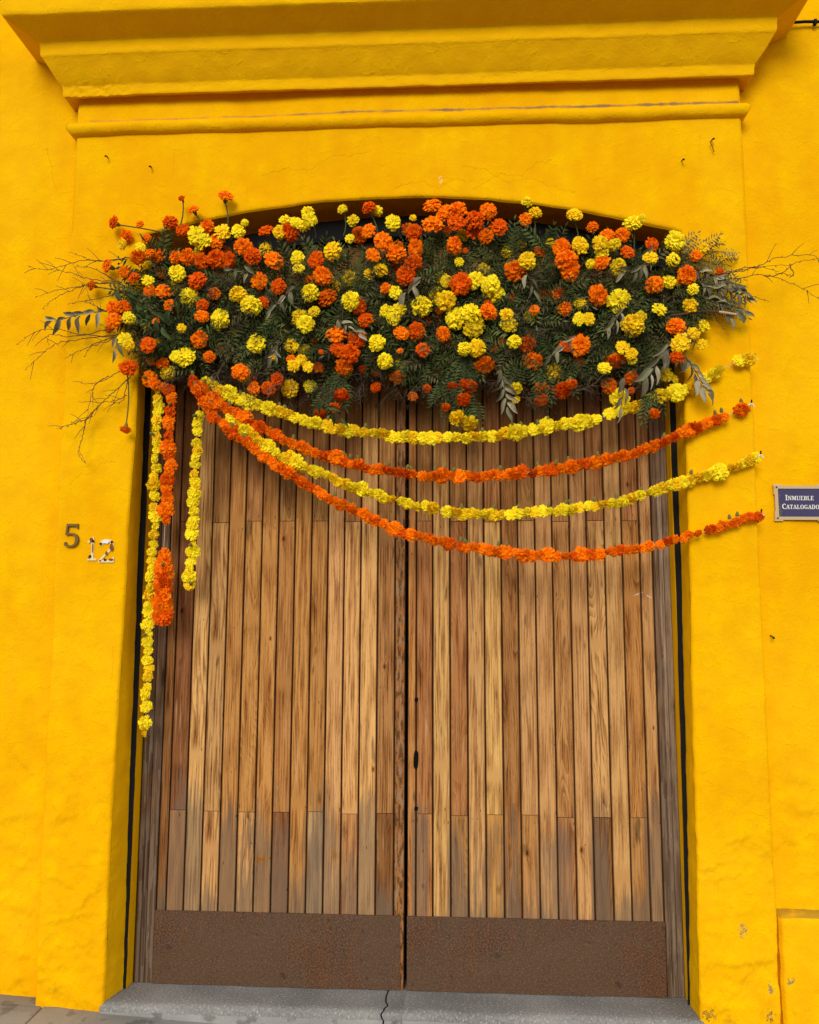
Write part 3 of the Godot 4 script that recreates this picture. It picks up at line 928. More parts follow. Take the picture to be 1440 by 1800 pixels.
# ---------------------------------------------------------------- door
func build_door() -> void:
	var frame := holder("door_frame", house)
	frame.set_meta("label", "black painted edge of the door frame with a yellow stop behind it")
	for s in [[-1.198, -1.162], [1.150, 1.186]]:
		var st := start()
		put("jamb", grid(steps(0, 1, 2), steps(-0.05, 3.32, 60), func(u, v):
			var lean := track(v, [0.1, 1.84], [-0.012, 0.0]) if s[0] > 0 else 0.0
			return Vector3(lerpf(s[0], s[1], u) + lean + 0.002 * edge.get_noise_2d(v * 6.0, s[0] * 40.0 + u), v, -0.135), depth_uv), M.black, frame)
		var inner: float = s[1] - 0.02 if s[0] < 0 else s[0] + 0.012
		put("stop", box(Vector3(0.04, 3.4, 0.07)), M.plaster, frame, at(inner if s[0] < 0 else inner + 0.0065, 1.66, -0.172))
	put("header", grid(steps(-1.19, 1.19, 60), steps(0, 1, 3), func(u, v): return Vector3(u, frame_arch(u) + lerpf(-0.095, 0.10, v), -0.136), depth_uv), M.black, frame)
	put("header_underside", grid(steps(-1.19, 1.19, 60), steps(0, 1, 3), func(u, v): return Vector3(u, frame_arch(u) - 0.095, lerpf(-0.20, -0.136, v)), depth_uv), M.black, frame)

	var tones := {
		"T": Color(0.68, 0.40, 0.165), "Y": Color(0.76, 0.455, 0.175), "O": Color(0.54, 0.26, 0.075), "B": Color(0.43, 0.215, 0.08),
		"R": Color(0.39, 0.17, 0.06), "D": Color(0.24, 0.105, 0.04), "G": Color(0.40, 0.28, 0.17),
	}
	var seams := [-1.070, -1.028, -0.953, -0.8795, -0.803, -0.7285, -0.6515, -0.577, -0.502, -0.427, -0.353, -0.2795, -0.2055, -0.130, -0.0525, -0.006]
	var seams_r := [0.004, 0.0415, 0.1135, 0.189, 0.2645, 0.339, 0.4145, 0.4875, 0.563, 0.638, 0.7145, 0.7885, 0.866, 0.941, 1.0165, 1.071]
	var left := ["D", "DDR", "T", "BTT", "O", "BOT", "O", "BOD", "O", "BOG", "T", "BYB", "Y", "BBD", "B"]
	var right := ["O", "BRO", "Y", "BRB", "T", "BYO", "R", "BTB", "T", "BBR", "T", "BTD", "T", "BOB", "T"]
	for side in 2:
		var leaf := holder("door_leaf", house)
		leaf.set_meta("label", "left leaf of the weathered plank double door" if side == 0 else "right leaf of the plank double door with the tall keyhole")
		var at_x: Array = seams if side == 0 else seams_r
		var kinds: Array = left if side == 0 else right
		for i in 15:
			var x0: float = at_x[i] + 0.0038
			var x1: float = at_x[i + 1] - 0.0038
			var top := frame_arch((x0 + x1) / 2) - 0.01
			var cuts := [0.372]
			if kinds[i].length() == 3:
				cuts.append_array([0.797 + rng.randf_range(-0.004, 0.004), 2.051 + rng.randf_range(-0.004, 0.004)])
			cuts.append(top)
			if side == 0 and i == 14:
				cuts[0] = 0.09
			for k in cuts.size() - 1:
				var letter: String = kinds[i][kinds[i].length() - 1 - k]
				var shade := rng.randf_range(0.86, 1.12)
				var tint: Color = tones[letter].lerp(Color(0.50, 0.25, 0.082), 0.1 if letter == "D" else 0.42) * shade
				tint.g *= rng.randf_range(0.95, 1.06)
				var z := -0.195 + rng.randf_range(-0.0015, 0.0015)
				put("plank", board(Vector3(x0, cuts[k] + 0.0012, z - 0.018), Vector3(x1, cuts[k + 1] - 0.0012, z), 0.0022, rng.randi_range(0, 15), rng.randf(), tint), M.wood, leaf)
		# the outer stile: three old grey strips, slightly rounded off
		var st_x := [-1.158, -1.132, -1.112, -1.0735] if side == 0 else [1.0745, 1.098, 1.121, 1.149]
		for k in 3:
			var z := -0.193 - (0.006 if (k == 0) == (side == 0) else 0.0) - 0.002 * k
			var grey := [Color(0.22, 0.165, 0.115), Color(0.17, 0.115, 0.075), Color(0.27, 0.21, 0.155)]
			put("stile", board(Vector3(st_x[k] + 0.001, 0.09, -0.215), Vector3(st_x[k + 1] - 0.001, frame_arch(1.08) - 0.01, z), 0.004, [4, 9, 12][k], rng.randf(), grey[(k + side) % 3] * Color(0.62, 0.5, 0.42) if side == 0 else grey[(k + side) % 3] * 1.35), M.wood, leaf)
		# rusted steel plate at the foot
		var px := [-1.071, -0.0235] if side == 0 else [0.005, 1.070]
		var plate := grid(steps(px[0], px[1], 40), steps(0.0915, 0.384, 12), func(u, v): return Vector3(u, v + (0.0015 * edge.get_noise_2d(u * 14.0, 2.0) if v > 0.38 else 0.0), -0.1885 + 0.0035 * broad.get_noise_2d(u * 2.2, v * 3.0 + side * 9.0)), depth_uv)
		put("kick_plate", plate, M.rust, leaf)
		put("plate_edge", box(Vector3(px[1] - px[0], 0.003, 0.006)), M.rust, leaf, at((px[0] + px[1]) / 2, 0.3838, -0.1925))
		put("backing_board", box(Vector3(1.155, 3.34, 0.012)), M.gap, leaf, at(-0.5845 if side == 0 else 0.5825, 1.755, -0.2165))
		if side == 1:
			# keyhole slot and two bolt holes cut at the edge of the first wide plank
			var slot := start()
			var ring := []
			for k in 16:
				var a := TAU * k / 16
				ring.append(Vector3(0.0105 * cos(a) + 0.001 * sin(3 * a), 0.040 * signf(sin(a)) * pow(absf(sin(a)), 0.5), 0))
			for k in 16:
				tri(slot, Vector3.ZERO, ring[(k + 1) % 16], ring[k])
			slot.generate_normals()
			var sm := slot.commit()
			put("keyhole", sm, M.void, leaf, at(0.0415, 1.022, -0.1925))
			for y in [1.275, 0.82]:
				put("bolt_hole", sm, M.void, leaf, Transform3D(Basis.from_scale(Vector3(0.75, 0.22, 1)), Vector3(0.0425, y, -0.1924)))


# ---------------------------------------------------------------- sign, numbers, nails, cable
func letters(text: String, size: float, depth: float, font := text_font) -> TextMesh:
	var t := TextMesh.new()
	t.text = text
	t.font = font
	t.font_size = 64
	t.pixel_size = size / 64.0
	t.depth = depth
	t.curve_step = 1.0
	t.horizontal_alignment = HORIZONTAL_ALIGNMENT_LEFT
	t.vertical_alignment = VERTICAL_ALIGNMENT_BOTTOM
	return t


func set_line(parent: Node3D, first: String, rest: String, x0: float, x1: float, base: float, tall: float) -> void:
	# small capitals: a larger first letter, both fitted between x0 and x1 on the base line
	var a := letters(first, tall, 0.0012)
	var b := letters(rest, tall * 0.80, 0.0012)
	var wa := a.get_aabb()
	var wb := b.get_aabb()
	var k := (x1 - x0) / (wa.size.x + wb.size.x + 0.0012)
	for piece in [[a, wa, x0], [b, wb, x0 + (wa.size.x + 0.0012) * k]]:
		put("lettering", piece[0], M.white, parent, Transform3D(Basis.from_scale(Vector3(k, 1, 1)), Vector3(piece[2] - piece[1].position.x * k, base - piece[1].position.y, 0.0046)))


func signs_and_numbers() -> void:
	var sign_node := holder("sign", self, Vector3(1.646, 2.11, -0.05))
	tag(sign_node, "small blue enamel sign with white capitals in a cream tile border on the right wall", "sign")
	sign_node.rotation_degrees.z = -0.4
	var enamel := plain(Color(0.058, 0.052, 0.125), 0.35)
	put("panel", box(Vector3(0.176, 0.118, 0.006)), enamel, sign_node)
	var cream := plain(Color(0.52, 0.40, 0.22), 0.6)
	for s in [[0, 0.0655, 0.206, 0.013], [0, -0.0655, 0.206, 0.013], [-0.0945, 0, 0.013, 0.118], [0.0945, 0, 0.013, 0.118]]:
		put("border", box(Vector3(s[2], s[3], 0.009)), cream, sign_node, at(s[0], s[1], 0.001))
	for s in [[-0.088, 0.069], [0.088, 0.069], [-0.088, -0.069], [0.088, -0.069]]:
		put("corner_tile", box(Vector3(0.034, 0.012, 0.008)), plain(Color(0.62, 0.46, 0.2), 0.6), sign_node, at(s[0], s[1] * 1.03, 0.0002))
		put("corner_tile", box(Vector3(0.011, 0.03, 0.008)), plain(Color(0.60, 0.46, 0.2), 0.6), sign_node, at(s[0] * 1.12, s[1] * 0.72, 0.0003))
		put("screw", box(Vector3(0.006, 0.006, 0.003)), M.nail, sign_node, at(s[0] * 1.06, s[1] * 0.94, 0.006))
	set_line(sign_node, "I", "NMUEBLE", -0.059, 0.056, 0.010, 0.031)
	set_line(sign_node, "C", "ATALOGADO", -0.073, 0.077, -0.027, 0.031)
	var flake := start()
	for k in 46:
		var c := Vector3(-0.088 + absf(rng.randfn(0.0, 0.008)), -0.056 + absf(rng.randfn(0.0, 0.03)), 0.0034)
		var a := rng.randf() * TAU
		var r := rng.randf_range(0.001, 0.003)
		tri(flake, c + Vector3(cos(a), sin(a), 0) * r, c + Vector3(cos(a - 2.1), sin(a - 2.1), 0) * r, c + Vector3(cos(a - 4.0), sin(a - 4.0), 0) * r)
	flake.generate_normals()
	put("rust_flakes", flake.commit(), plain(Color(0.22, 0.20, 0.12), 0.9), sign_node).set_meta("kind", "stuff")

	# house number: a worn brass 5; of the 1 and the 2 only broken pale remains
	var brass := plain(Color(0.17, 0.10, 0.03), 0.5, 0.2)
	var thin := SystemFont.new()
	thin.font_names = PackedStringArray(["Droid Serif"])
	var five := holder("house_number", self, Vector3(-1.427, 1.923, 0.004))
	tag(five, "worn brass figure 5 standing higher than the two figures beside it", "house number", "house number figures left of the door")
	var fm := letters("5", 0.136, 0.010, thin)
	var fb := fm.get_aabb()
	put("figure", fm, brass, five, Transform3D(Basis.from_scale(Vector3(0.062 / fb.size.x, 0.1 / fb.size.y, 1)), Vector3(-fb.get_center().x * 0.062 / fb.size.x, -fb.position.y * 0.1 / fb.size.y, 0.002)))
	for d in [["1", Vector3(-1.336, 1.866, 0.003), 0.042, "broken pale figure 1 with two dark screw holes", [[0.004, 0.082], [-0.006, 0.018]]], ["2", Vector3(-1.272, 1.857, 0.003), 0.066, "broken white and brown figure 2 next to the edge of the doorway", [[0.022, 0.088], [-0.004, 0.012], [-0.026, 0.08]]]]:
		var o := holder("house_number", self, d[1])
		tag(o, d[3], "house number", "house number figures left of the door")
		var lm := letters(d[0], 0.136, 0.004, thin)
		var b := lm.get_aabb()
		var fit := Transform3D(Basis.from_scale(Vector3(d[2] / b.size.x, 0.1 / b.size.y, 1)), Vector3(-b.get_center().x * d[2] / b.size.x, -b.position.y * 0.1 / b.size.y, 0.0))
		put("pale_backing", lm, plain(Color(0.72, 0.62, 0.40), 0.7), o, fit)
		var st := start()
		if d[0] == "1":
			for q in [[-0.012, 0.078, 0.006, 0.098], [0.001, 0.028, 0.006, 0.078], [-0.014, 0.008, -0.004, 0.018]]:
				patch(st, q[0], q[1], q[2], q[3], 0.0052)
		else:
			for q in [[0.012, 0.048, 0.03, 0.084], [-0.004, 0.03, 0.006, 0.05], [0.01, 0.008, 0.034, 0.018], [-0.03, 0.004, -0.02, 0.012]]:
				patch(st, q[0], q[1], q[2], q[3], 0.0052)
		st.generate_normals()
		put("rust_patch", st.commit(), plain(Color(0.20, 0.07, 0.02), 0.8), o)
		if d[0] == "2":
			var wt := start()
			patch(wt, -0.022, 0.08, 0.014, 0.099, 0.0056)
			wt.generate_normals()
			put("white_patch", wt.commit(), M.white, o)
		for q in d[4]:
			var hole := CylinderMesh.new()
			hole.top_radius = 0.0052
			hole.bottom_radius = 0.0052
			hole.height = 0.004
			hole.radial_segments = 10
			put("screw_hole", hole, M.nail, o, Transform3D(Basis(Vector3.RIGHT, PI / 2), Vector3(q[0], q[1], 0.0045)))

	for d in [[-1.356, 3.695, "rusty nail left in the plaster, leftmost under the string moulding", 0.0], [-1.151, 3.64, "rusty nail with a pale chip, second from the left below the moulding", 0.0], [1.202, 3.608, "rusty nail in the plaster above the right end of the arch", 0.0], [1.333, 3.699, "bent nail holding a scrap of red wire near the right pier's edge", 1.0], [1.505, 1.562, "short bent nail in the right wall below the blue sign", 0.0]]:
		var back := -0.062 if d[0] > 1.48 else 0.0
		var o := holder("nail", self, Vector3(d[0], d[1], back))
		tag(o, d[2], "nail", "nails in the yellow wall")
		var st := start()
		tube(st, [Vector3(0, 0, -0.02), Vector3(0.001, -0.002, 0.012), Vector3(0.002, -0.008, 0.022)], 0.0028, 0.0024, 6)
		put("shank", st.commit(), M.nail, o)
		var hs := SphereMesh.new()
		hs.radius = 0.0055
		hs.height = 0.006
		hs.radial_segments = 10
		hs.rings = 5
		put("head", hs, M.nail, o, Transform3D(Basis(Vector3.RIGHT, PI / 2.4), Vector3(0.002, -0.009, 0.027)))
		if d[3] > 0.0:
			var wire := start()
			tube(wire, [Vector3(0.002, -0.008, 0.026), Vector3(-0.012, -0.02, 0.022), Vector3(-0.004, -0.034, 0.018), Vector3(0.006, -0.062, 0.014)], 0.0025, 0.002, 5)
			put("wire", wire.commit(), plain(Color(0.25, 0.03, 0.015), 0.6), o)
	var cable := holder("cable", self, Vector3(1.66, 4.272, -0.04))
	tag(cable, "thin black cable clipped along the wall at the right end of the cornice", "cable")
	var ct := start()
	var cp := []
	for k in 24:
		cp.append(Vector3(k * 0.12, 0.006 * sin(k * 1.3) - 0.002 * k, 0.002))
	tube(ct, cp, 0.0065, 0.0065, 7)
	put("sheath", ct.commit(), M.black, cable)
	for k in 4:
		put("clip", box(Vector3(0.012, 0.024, 0.016)), M.black, cable, at(0.165 + 0.6 * k, 0.0 - 0.01 * k, 0.0))


func patch(st: SurfaceTool, x0: float, y0: float, x1: float, y1: float, z: float) -> void:
	# an uneven flake with ragged outline
	var c := Vector3((x0 + x1) / 2, (y0 + y1) / 2, z)
	var ring := []
	for k in 11:
		var a := TAU * k / 11
		var s := rng.randf_range(0.75, 1.1)
		ring.append(c + Vector3(cos(a) * (x1 - x0) / 2 * s, sin(a) * (y1 - y0) / 2 * s, 0))
	for k in 11:
		tri(st, c, ring[(k + 1) % 11], ring[k])


# ---------------------------------------------------------------- flowers
func marigold(s: int, low: Color, high: Color, count: int, flat: float) -> ArrayMesh:
	var r := RandomNumberGenerator.new()
	r.seed = s
	var st := start()
	var squash := Vector3(1, 1, flat)
	# closed core so that nothing shows between the petals
	st.set_color(low.lerp(high, 0.6))
	for i in 6:
		for k in 10:
			var q := []
			for c in [[i, k], [i + 1, k], [i + 1, k + 1], [i, k + 1]]:
				var th: float = PI * c[0] / 6.0
				var ph: float = TAU * c[1] / 10.0
				q.append(Vector3(sin(th) * cos(ph), sin(th) * sin(ph), cos(th)) * 0.70 * squash)
			tri(st, q[0], q[2], q[1])
			tri(st, q[0], q[3], q[2])
	for k in count:
		var t := (k + 0.5) / count
		var th := acos(clampf(1.0 - 1.42 * t, -1, 1)) + r.randf_range(-0.12, 0.12)
		var ph := k * 2.39996 + r.randf_range(-0.25, 0.25)
		var d := Vector3(sin(th) * cos(ph), sin(th) * sin(ph), cos(th))
		var down := Vector3(cos(th) * cos(ph), cos(th) * sin(ph), -sin(th))
		var side := Vector3(-sin(ph), cos(ph), 0)
		var twist := r.randf_range(-0.7, 0.7)
		var across := side * cos(twist) + down * sin(twist)
		var out := d.lerp(down, r.randf_range(0.15, 0.75)).normalized()
		var size := r.randf_range(0.85, 1.15)
		var w := 0.15 * size * r.randf_range(0.8, 1.25)
		var b := d * 0.5
		var m := d * 0.80 * size
		var e := m + out * 0.24 * size
		var curl := out.cross(across).normalized() * r.randf_range(-0.10, 0.10)
		st.set_color(low.lerp(high, clampf(r.randf() * 0.75 + 0.25 * r.randf(), 0, 1)))
		var v := [b - across * w * 0.5, b + across * w * 0.5, m - across * w, m + across * w, e - across * w * 0.9 + curl, e + curl * -0.8 - out * 0.05, e + across * w * 0.9 + curl * 0.6]
		for f in [[0, 2, 1], [1, 2, 3], [2, 5, 3], [2, 4, 5], [3, 5, 6]]:
			tri(st, v[f[0]] * squash, v[f[1]] * squash, v[f[2]] * squash)
	st.generate_normals()
	return st.commit()


func facing(axis: Vector3, roll: float, size: float, where: Vector3) -> Transform3D:
	var z := axis.normalized()
	var x := Vector3.UP.cross(z)
	x = Vector3.RIGHT if x.length() < 0.05 else x.normalized()
	var b := Basis(x, z.cross(x), z)
	return Transform3D(b * Basis(Vector3(0, 0, 1), roll) * Basis.from_scale(Vector3.ONE * size), where)


func calyx_mesh() -> ArrayMesh:
	# the green cup behind a flower, unit size, opening towards +z
	var st := start()
	var prof := [[0.0, -1.15], [0.16, -1.15], [0.30, -0.85], [0.36, -0.5], [0.33, -0.2]]
	for i in 4:
		for k in 8:
			var q := []
			for c in [[i, k], [i + 1, k], [i + 1, k + 1], [i, k + 1]]:
				var a: float = TAU * c[1] / 8.0
				q.append(Vector3(prof[c[0]][0] * cos(a), prof[c[0]][0] * sin(a), prof[c[0]][1]))
			tri(st, q[0], q[1], q[2])
			tri(st, q[0], q[2], q[3])
	st.generate_normals()
	return st.commit()


func flowers() -> void:
	heads.orange = []
	heads.yellow = []
	for k in 7:
		heads.orange.append(marigold(100 + k, Color(0.84, 0.09, 0.001), Color(0.985, 0.28, 0.005), 84 + 11 * k, 0.55 + 0.065 * k))
		heads.yellow.append(marigold(200 + k, Color(0.94, 0.66, 0.005), Color(0.985, 0.87, 0.026), 84 + 11 * k, 0.55 + 0.065 * k))
	heads.calyx = calyx_mesh()
	arrangement()
	garlands()


func arrangement() -> void:
	var bouquet := holder("flower_arrangement", self, Vector3(0, 2.95, 0))
	tag(bouquet, "long overflowing arrangement of orange and yellow marigolds, greenery and twigs over the door", "flower arrangement")
	var off := Vector3(0, -2.95, 0)
	greenery(bouquet, off)
	var rows := [["orange", "", ORANGE_FRONT], ["orange", "deep", ORANGE_DEEP], ["orange", "hang", ORANGE_HANGING], ["orange", "long", ORANGE_LONG], ["orange", "top", ORANGE_TOP], ["orange", "left", ORANGE_LEFT], ["orange", "right", ORANGE_RIGHT], ["yellow", "", YELLOW_FRONT], ["yellow", "deep", YELLOW_DEEP], ["yellow", "hang", YELLOW_HANGING], ["yellow", "top", YELLOW_TOP], ["yellow", "right", YELLOW_RIGHT]]
	for row in rows:
		for i in range(0, row[2].size(), 4):
			var p := Vector3(row[2][i], row[2][i + 1], row[2][i + 2]) / 1000.0 + off
			var size: float = row[2][i + 3] / 1000.0
			var axis := Vector3(rng.randf_range(-0.5, 0.5), rng.randf_range(-0.45, 0.55), 1.0)
			var stem := Vector3.ZERO
			match row[1]:
				"hang":
					axis = Vector3(rng.randf_range(-0.3, 0.3), -1.0, rng.randf_range(0.25, 0.7))
					stem = Vector3(rng.randf_range(-0.03, 0.03), rng.randf_range(0.07, 0.14), -0.02)
				"long":
					axis = Vector3(0, -1, 0.25)
					stem = Vector3(-0.012, 0.24, -0.01)
				"top":
					axis = Vector3(rng.randf_range(-0.4, 0.4), 0.75, 1.0)
					stem = Vector3(rng.randf_range(-0.03, 0.03), -rng.randf_range(0.08, 0.14), -0.02)
				"left":
					axis = Vector3(-0.8, 0.1, 0.9)
					stem = Vector3(0.20, -0.04, 0.0)
				"right":
					axis = Vector3(0.8, 0.1, 0.9)
					stem = Vector3(-0.12, -0.03, 0.0)
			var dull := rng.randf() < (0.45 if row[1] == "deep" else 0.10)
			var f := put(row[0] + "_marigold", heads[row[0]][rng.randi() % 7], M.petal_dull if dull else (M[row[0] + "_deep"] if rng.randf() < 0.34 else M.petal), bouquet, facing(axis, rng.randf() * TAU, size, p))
			f.scale *= Vector3(rng.randf_range(0.92, 1.08), rng.randf_range(0.92, 1.08), rng.randf_range(0.85, 1.15))
			if stem != Vector3.ZERO:
				put("calyx", heads.calyx, M.calyx, f)
				var st := start()
				var inv := f.transform.affine_inverse()
				var back := p - axis.normalized() * size * 0.8
				var pts := []
				for k in 5:
					var t := k / 4.0
					pts.append(inv * (back + stem * t + Vector3(0.01 * sin(t * 3.0), 0, 0)))
				tube(st, pts, 0.0028 / size, 0.0032 / size, 5)
				put("stem", st.commit(), M.green, f)
	twigs(bouquet, off)
	sprigs(bouquet, off)


# feathery marigold leaves and dry filler, too many to count
func greenery(parent: Node3D, off: Vector3) -> void:
	var kinds := []
	for v in 3:
		var st := start()
		var r := RandomNumberGenerator.new()
		r.seed = 300 + v
		for k in 13:
			var t := 0.18 + 0.82 * (k / 2) / 6.0
			var s := -1.0 if k % 2 else 1.0
			if k == 12:
				s = 0.0
			var base := Vector3(0, t, -0.25 * t * t)
			var dir := Vector3(s * 0.9, 0.55 if s != 0 else 1.0, r.randf_range(-0.5, 0.1)).normalized()
			var wide := dir.cross(Vector3(r.randf_range(-0.3, 0.3), 0, 1)).normalized() * r.randf_range(0.028, 0.045)
			var long := r.randf_range(0.24, 0.40) * (1.0 - 0.35 * absf(t - 0.5))
			var mid := base + dir * long * 0.5 + Vector3(0, 0, r.randf_range(-0.02, 0.03))
			var tip := base + dir * long + Vector3(0, -0.02, -0.05)
			tri(st, base, mid - wide, mid + wide)
			tri(st, mid - wide, tip, mid + wide)
		tri(st, Vector3(-0.012, 0, 0), Vector3(0, 1, -0.25), Vector3(0.012, 0, 0))
		tri(st, Vector3(0, 0, -0.012), Vector3(0, 1, -0.25), Vector3(0, 0, 0.012))
		st.generate_normals()
		kinds.append(st.commit())
	for v in 3:
		var places := []
		for k in 1280:
			var x := rng.randf_range(-1.2, 1.2)
			var side := smoothstep(0.95, 1.24, absf(x))
			var top := 3.17 - 0.10 * side + 0.13 * edge.get_noise_2d(x * 7.0, 5.0)
			var low := 2.74 + 0.16 * side + 0.15 * edge.get_noise_2d(x * 8.0, 15.0)
			if side > rng.randf() + 0.25:
				continue
			var t := rng.randf()
			var y := lerpf(low, top, t)
			var z := rng.randf_range(-0.09, 0.055) if absf(x) < 1.13 and y < 3.27 else rng.randf_range(0.012, 0.055)
			var dir := Vector3(rng.randf_range(-0.9, 0.9), rng.randf_range(-1.1, 0.15), rng.randf_range(0.0, 0.9))
			if t > 0.85 and rng.randf() < 0.6:
				dir.y = rng.randf_range(0.2, 1.0)
			if absf(x) > 1.1:
				dir.x = signf(x) * rng.randf_range(0.0, 1.0)
				dir.z *= 0.4
			var long := rng.randf_range(0.075, 0.14)
			var q := facing(Vector3(rng.randf_range(-0.5, 0.5), rng.randf_range(-0.2, 0.5), 1.0), 0.0, long, Vector3.ZERO)
			var yd := dir.normalized()
			var xd := yd.cross(q.basis.z).normalized()
			var b := Basis(xd, yd, xd.cross(yd)) * Basis.from_scale(Vector3.ONE * long)
			var g := rng.randf()
			var c := Color(0.024, 0.036, 0.009).lerp(Color(0.12, 0.155, 0.045), pow(g, 2.0))
			if rng.randf() < 0.16:
				c = Color(0.12, 0.10, 0.045)
			places.append([Transform3D(b, Vector3(x, y, z) + off), c])
		for list in [ORANGE_HANGING, YELLOW_HANGING]:
			for i in range(0, list.size(), 4):
				for k in 3:
					var q := Vector3(list[i], list[i + 1], list[i + 2]) / 1000.0 + Vector3(rng.randf_range(-0.035, 0.035), rng.randf_range(0.06, 0.16), rng.randf_range(-0.03, 0.01))
					var yd := Vector3(rng.randf_range(-0.5, 0.5), -1.0, rng.randf_range(0.0, 0.5)).normalized()
					var xd := yd.cross(Vector3(rng.randf_range(-0.8, 0.8), 0.1, 1.0)).normalized()
					places.append([Transform3D(Basis(xd, yd, xd.cross(yd)) * Basis.from_scale(Vector3.ONE * rng.randf_range(0.07, 0.12)), q + off), Color(0.055, 0.075, 0.025) * rng.randf_range(0.6, 1.6)])
		for k in 22:
			# looser pale sprays at the right-hand end
			var q := Vector3(rng.randf_range(1.1, 1.33), rng.randf_range(2.9, 3.2), rng.randf_range(0.02, 0.09))
			var yd := Vector3(1.0, rng.randf_range(-0.5, 0.7), rng.randf_range(-0.1, 0.4)).normalized()
			var xd := yd.cross(Vector3(rng.randf_range(-0.8, 0.8), 0.3, 1.0)).normalized()
			places.append([Transform3D(Basis(xd, yd, xd.cross(yd)) * Basis.from_scale(Vector3.ONE * rng.randf_range(0.06, 0.11)), q + off), Color(0.13, 0.13, 0.05) * rng.randf_range(0.5, 1.3)])
		many("foliage", kinds[v], places, M.leaf, parent)
	# dry filler: fine branching stalks with tiny seed heads
	var ft := start()
	var fr := RandomNumberGenerator.new()
	fr.seed = 330
	for k in 7:
		var a := Vector3(0, 0.12 * k, 0)
		var e := a + Vector3(fr.randf_range(-0.4, 0.4), fr.randf_range(0.25, 0.5), fr.randf_range(-0.3, 0.3))
		tri(ft, a - Vector3(0.013, 0, 0), e, a + Vector3(0.013, 0, 0))
		for j in 5:
			var m := a.lerp(e, 0.3 + 0.14 * j)
			var q := m + Vector3(fr.randf_range(-0.16, 0.16), fr.randf_range(0.0, 0.2), fr.randf_range(-0.12, 0.12))
			tri(ft, m - Vector3(0.006, 0, 0.006), q, m + Vector3(0.006, 0, 0.006))
			var s := 0.022
			tri(ft, q + Vector3(-s, 0, 0), q + Vector3(0, s * 1.4, 0), q + Vector3(s, 0, 0))
			tri(ft, q + Vector3(0, 0, -s), q + Vector3(0, s * 1.2, 0), q + Vector3(0, 0, s))
	tri(ft, Vector3(-0.012, 0, 0), Vector3(0, 1, 0), Vector3(0.012, 0, 0))
	ft.generate_normals()
	var dry := []
	for k in 520:
		var x := rng.randf_range(-1.12, 1.10)
		var side := smoothstep(1.0, 1.25, absf(x))
		var y := lerpf(2.58 + 0.2 * side + 0.12 * edge.get_noise_2d(x * 7.0, 40.0), 3.10, pow(rng.randf(), 0.9))
		var z := rng.randf_range(-0.06, 0.075) if absf(x) < 1.13 else rng.randf_range(0.015, 0.06)
		var yd := Vector3(rng.randf_range(-0.8, 0.8) + x * 0.3, rng.randf_range(-1.0, 0.5), rng.randf_range(-0.2, 0.7)).normalized()
		var xd := yd.cross(Vector3(rng.randf_range(-1, 1), 0.2, 1)).normalized()
		var long := rng.randf_range(0.08, 0.17)
		var v := rng.randf_range(0.6, 1.5)
		dry.append([Transform3D(Basis(xd, yd, xd.cross(yd)) * Basis.from_scale(Vector3.ONE * long), Vector3(x, y, z) + off), Color(0.075, 0.055, 0.036) * v])
	many("dried_filler", ft.commit(), dry, M.leaf, parent)


func many(called: String, mesh: Mesh, places: Array, material: Material, parent: Node3D) -> void:
	var mm := MultiMesh.new()
	mm.transform_format = MultiMesh.TRANSFORM_3D
	mm.use_colors = true
	mm.mesh = mesh
	mm.instance_count = places.size()
	for i in places.size():
		mm.set_instance_transform(i, places[i][0])
		mm.set_instance_color(i, places[i][1])
	var o := MultiMeshInstance3D.new()
	o.name = called
	o.multimesh = mm
	o.material_override = material
	o.set_meta("kind", "stuff")
	parent.add_child(o, true)


func points(list: Array, off: Vector3) -> Array:
	var out := []
	for i in range(0, list.size(), 3):
		out.append(Vector3(list[i], list[i + 1], list[i + 2]) / 1000.0 + off)
	return out


func smooth_path(p: Array, per: int) -> Array:
	var out := []
	for i in p.size() - 1:
		var a: Vector3 = p[maxi(i - 1, 0)]
		var d: Vector3 = p[mini(i + 2, p.size() - 1)]
		for k in per:
			out.append(p[i].cubic_interpolate(p[i + 1], a, d, float(k) / per))
	out.append(p[p.size() - 1])
	return out


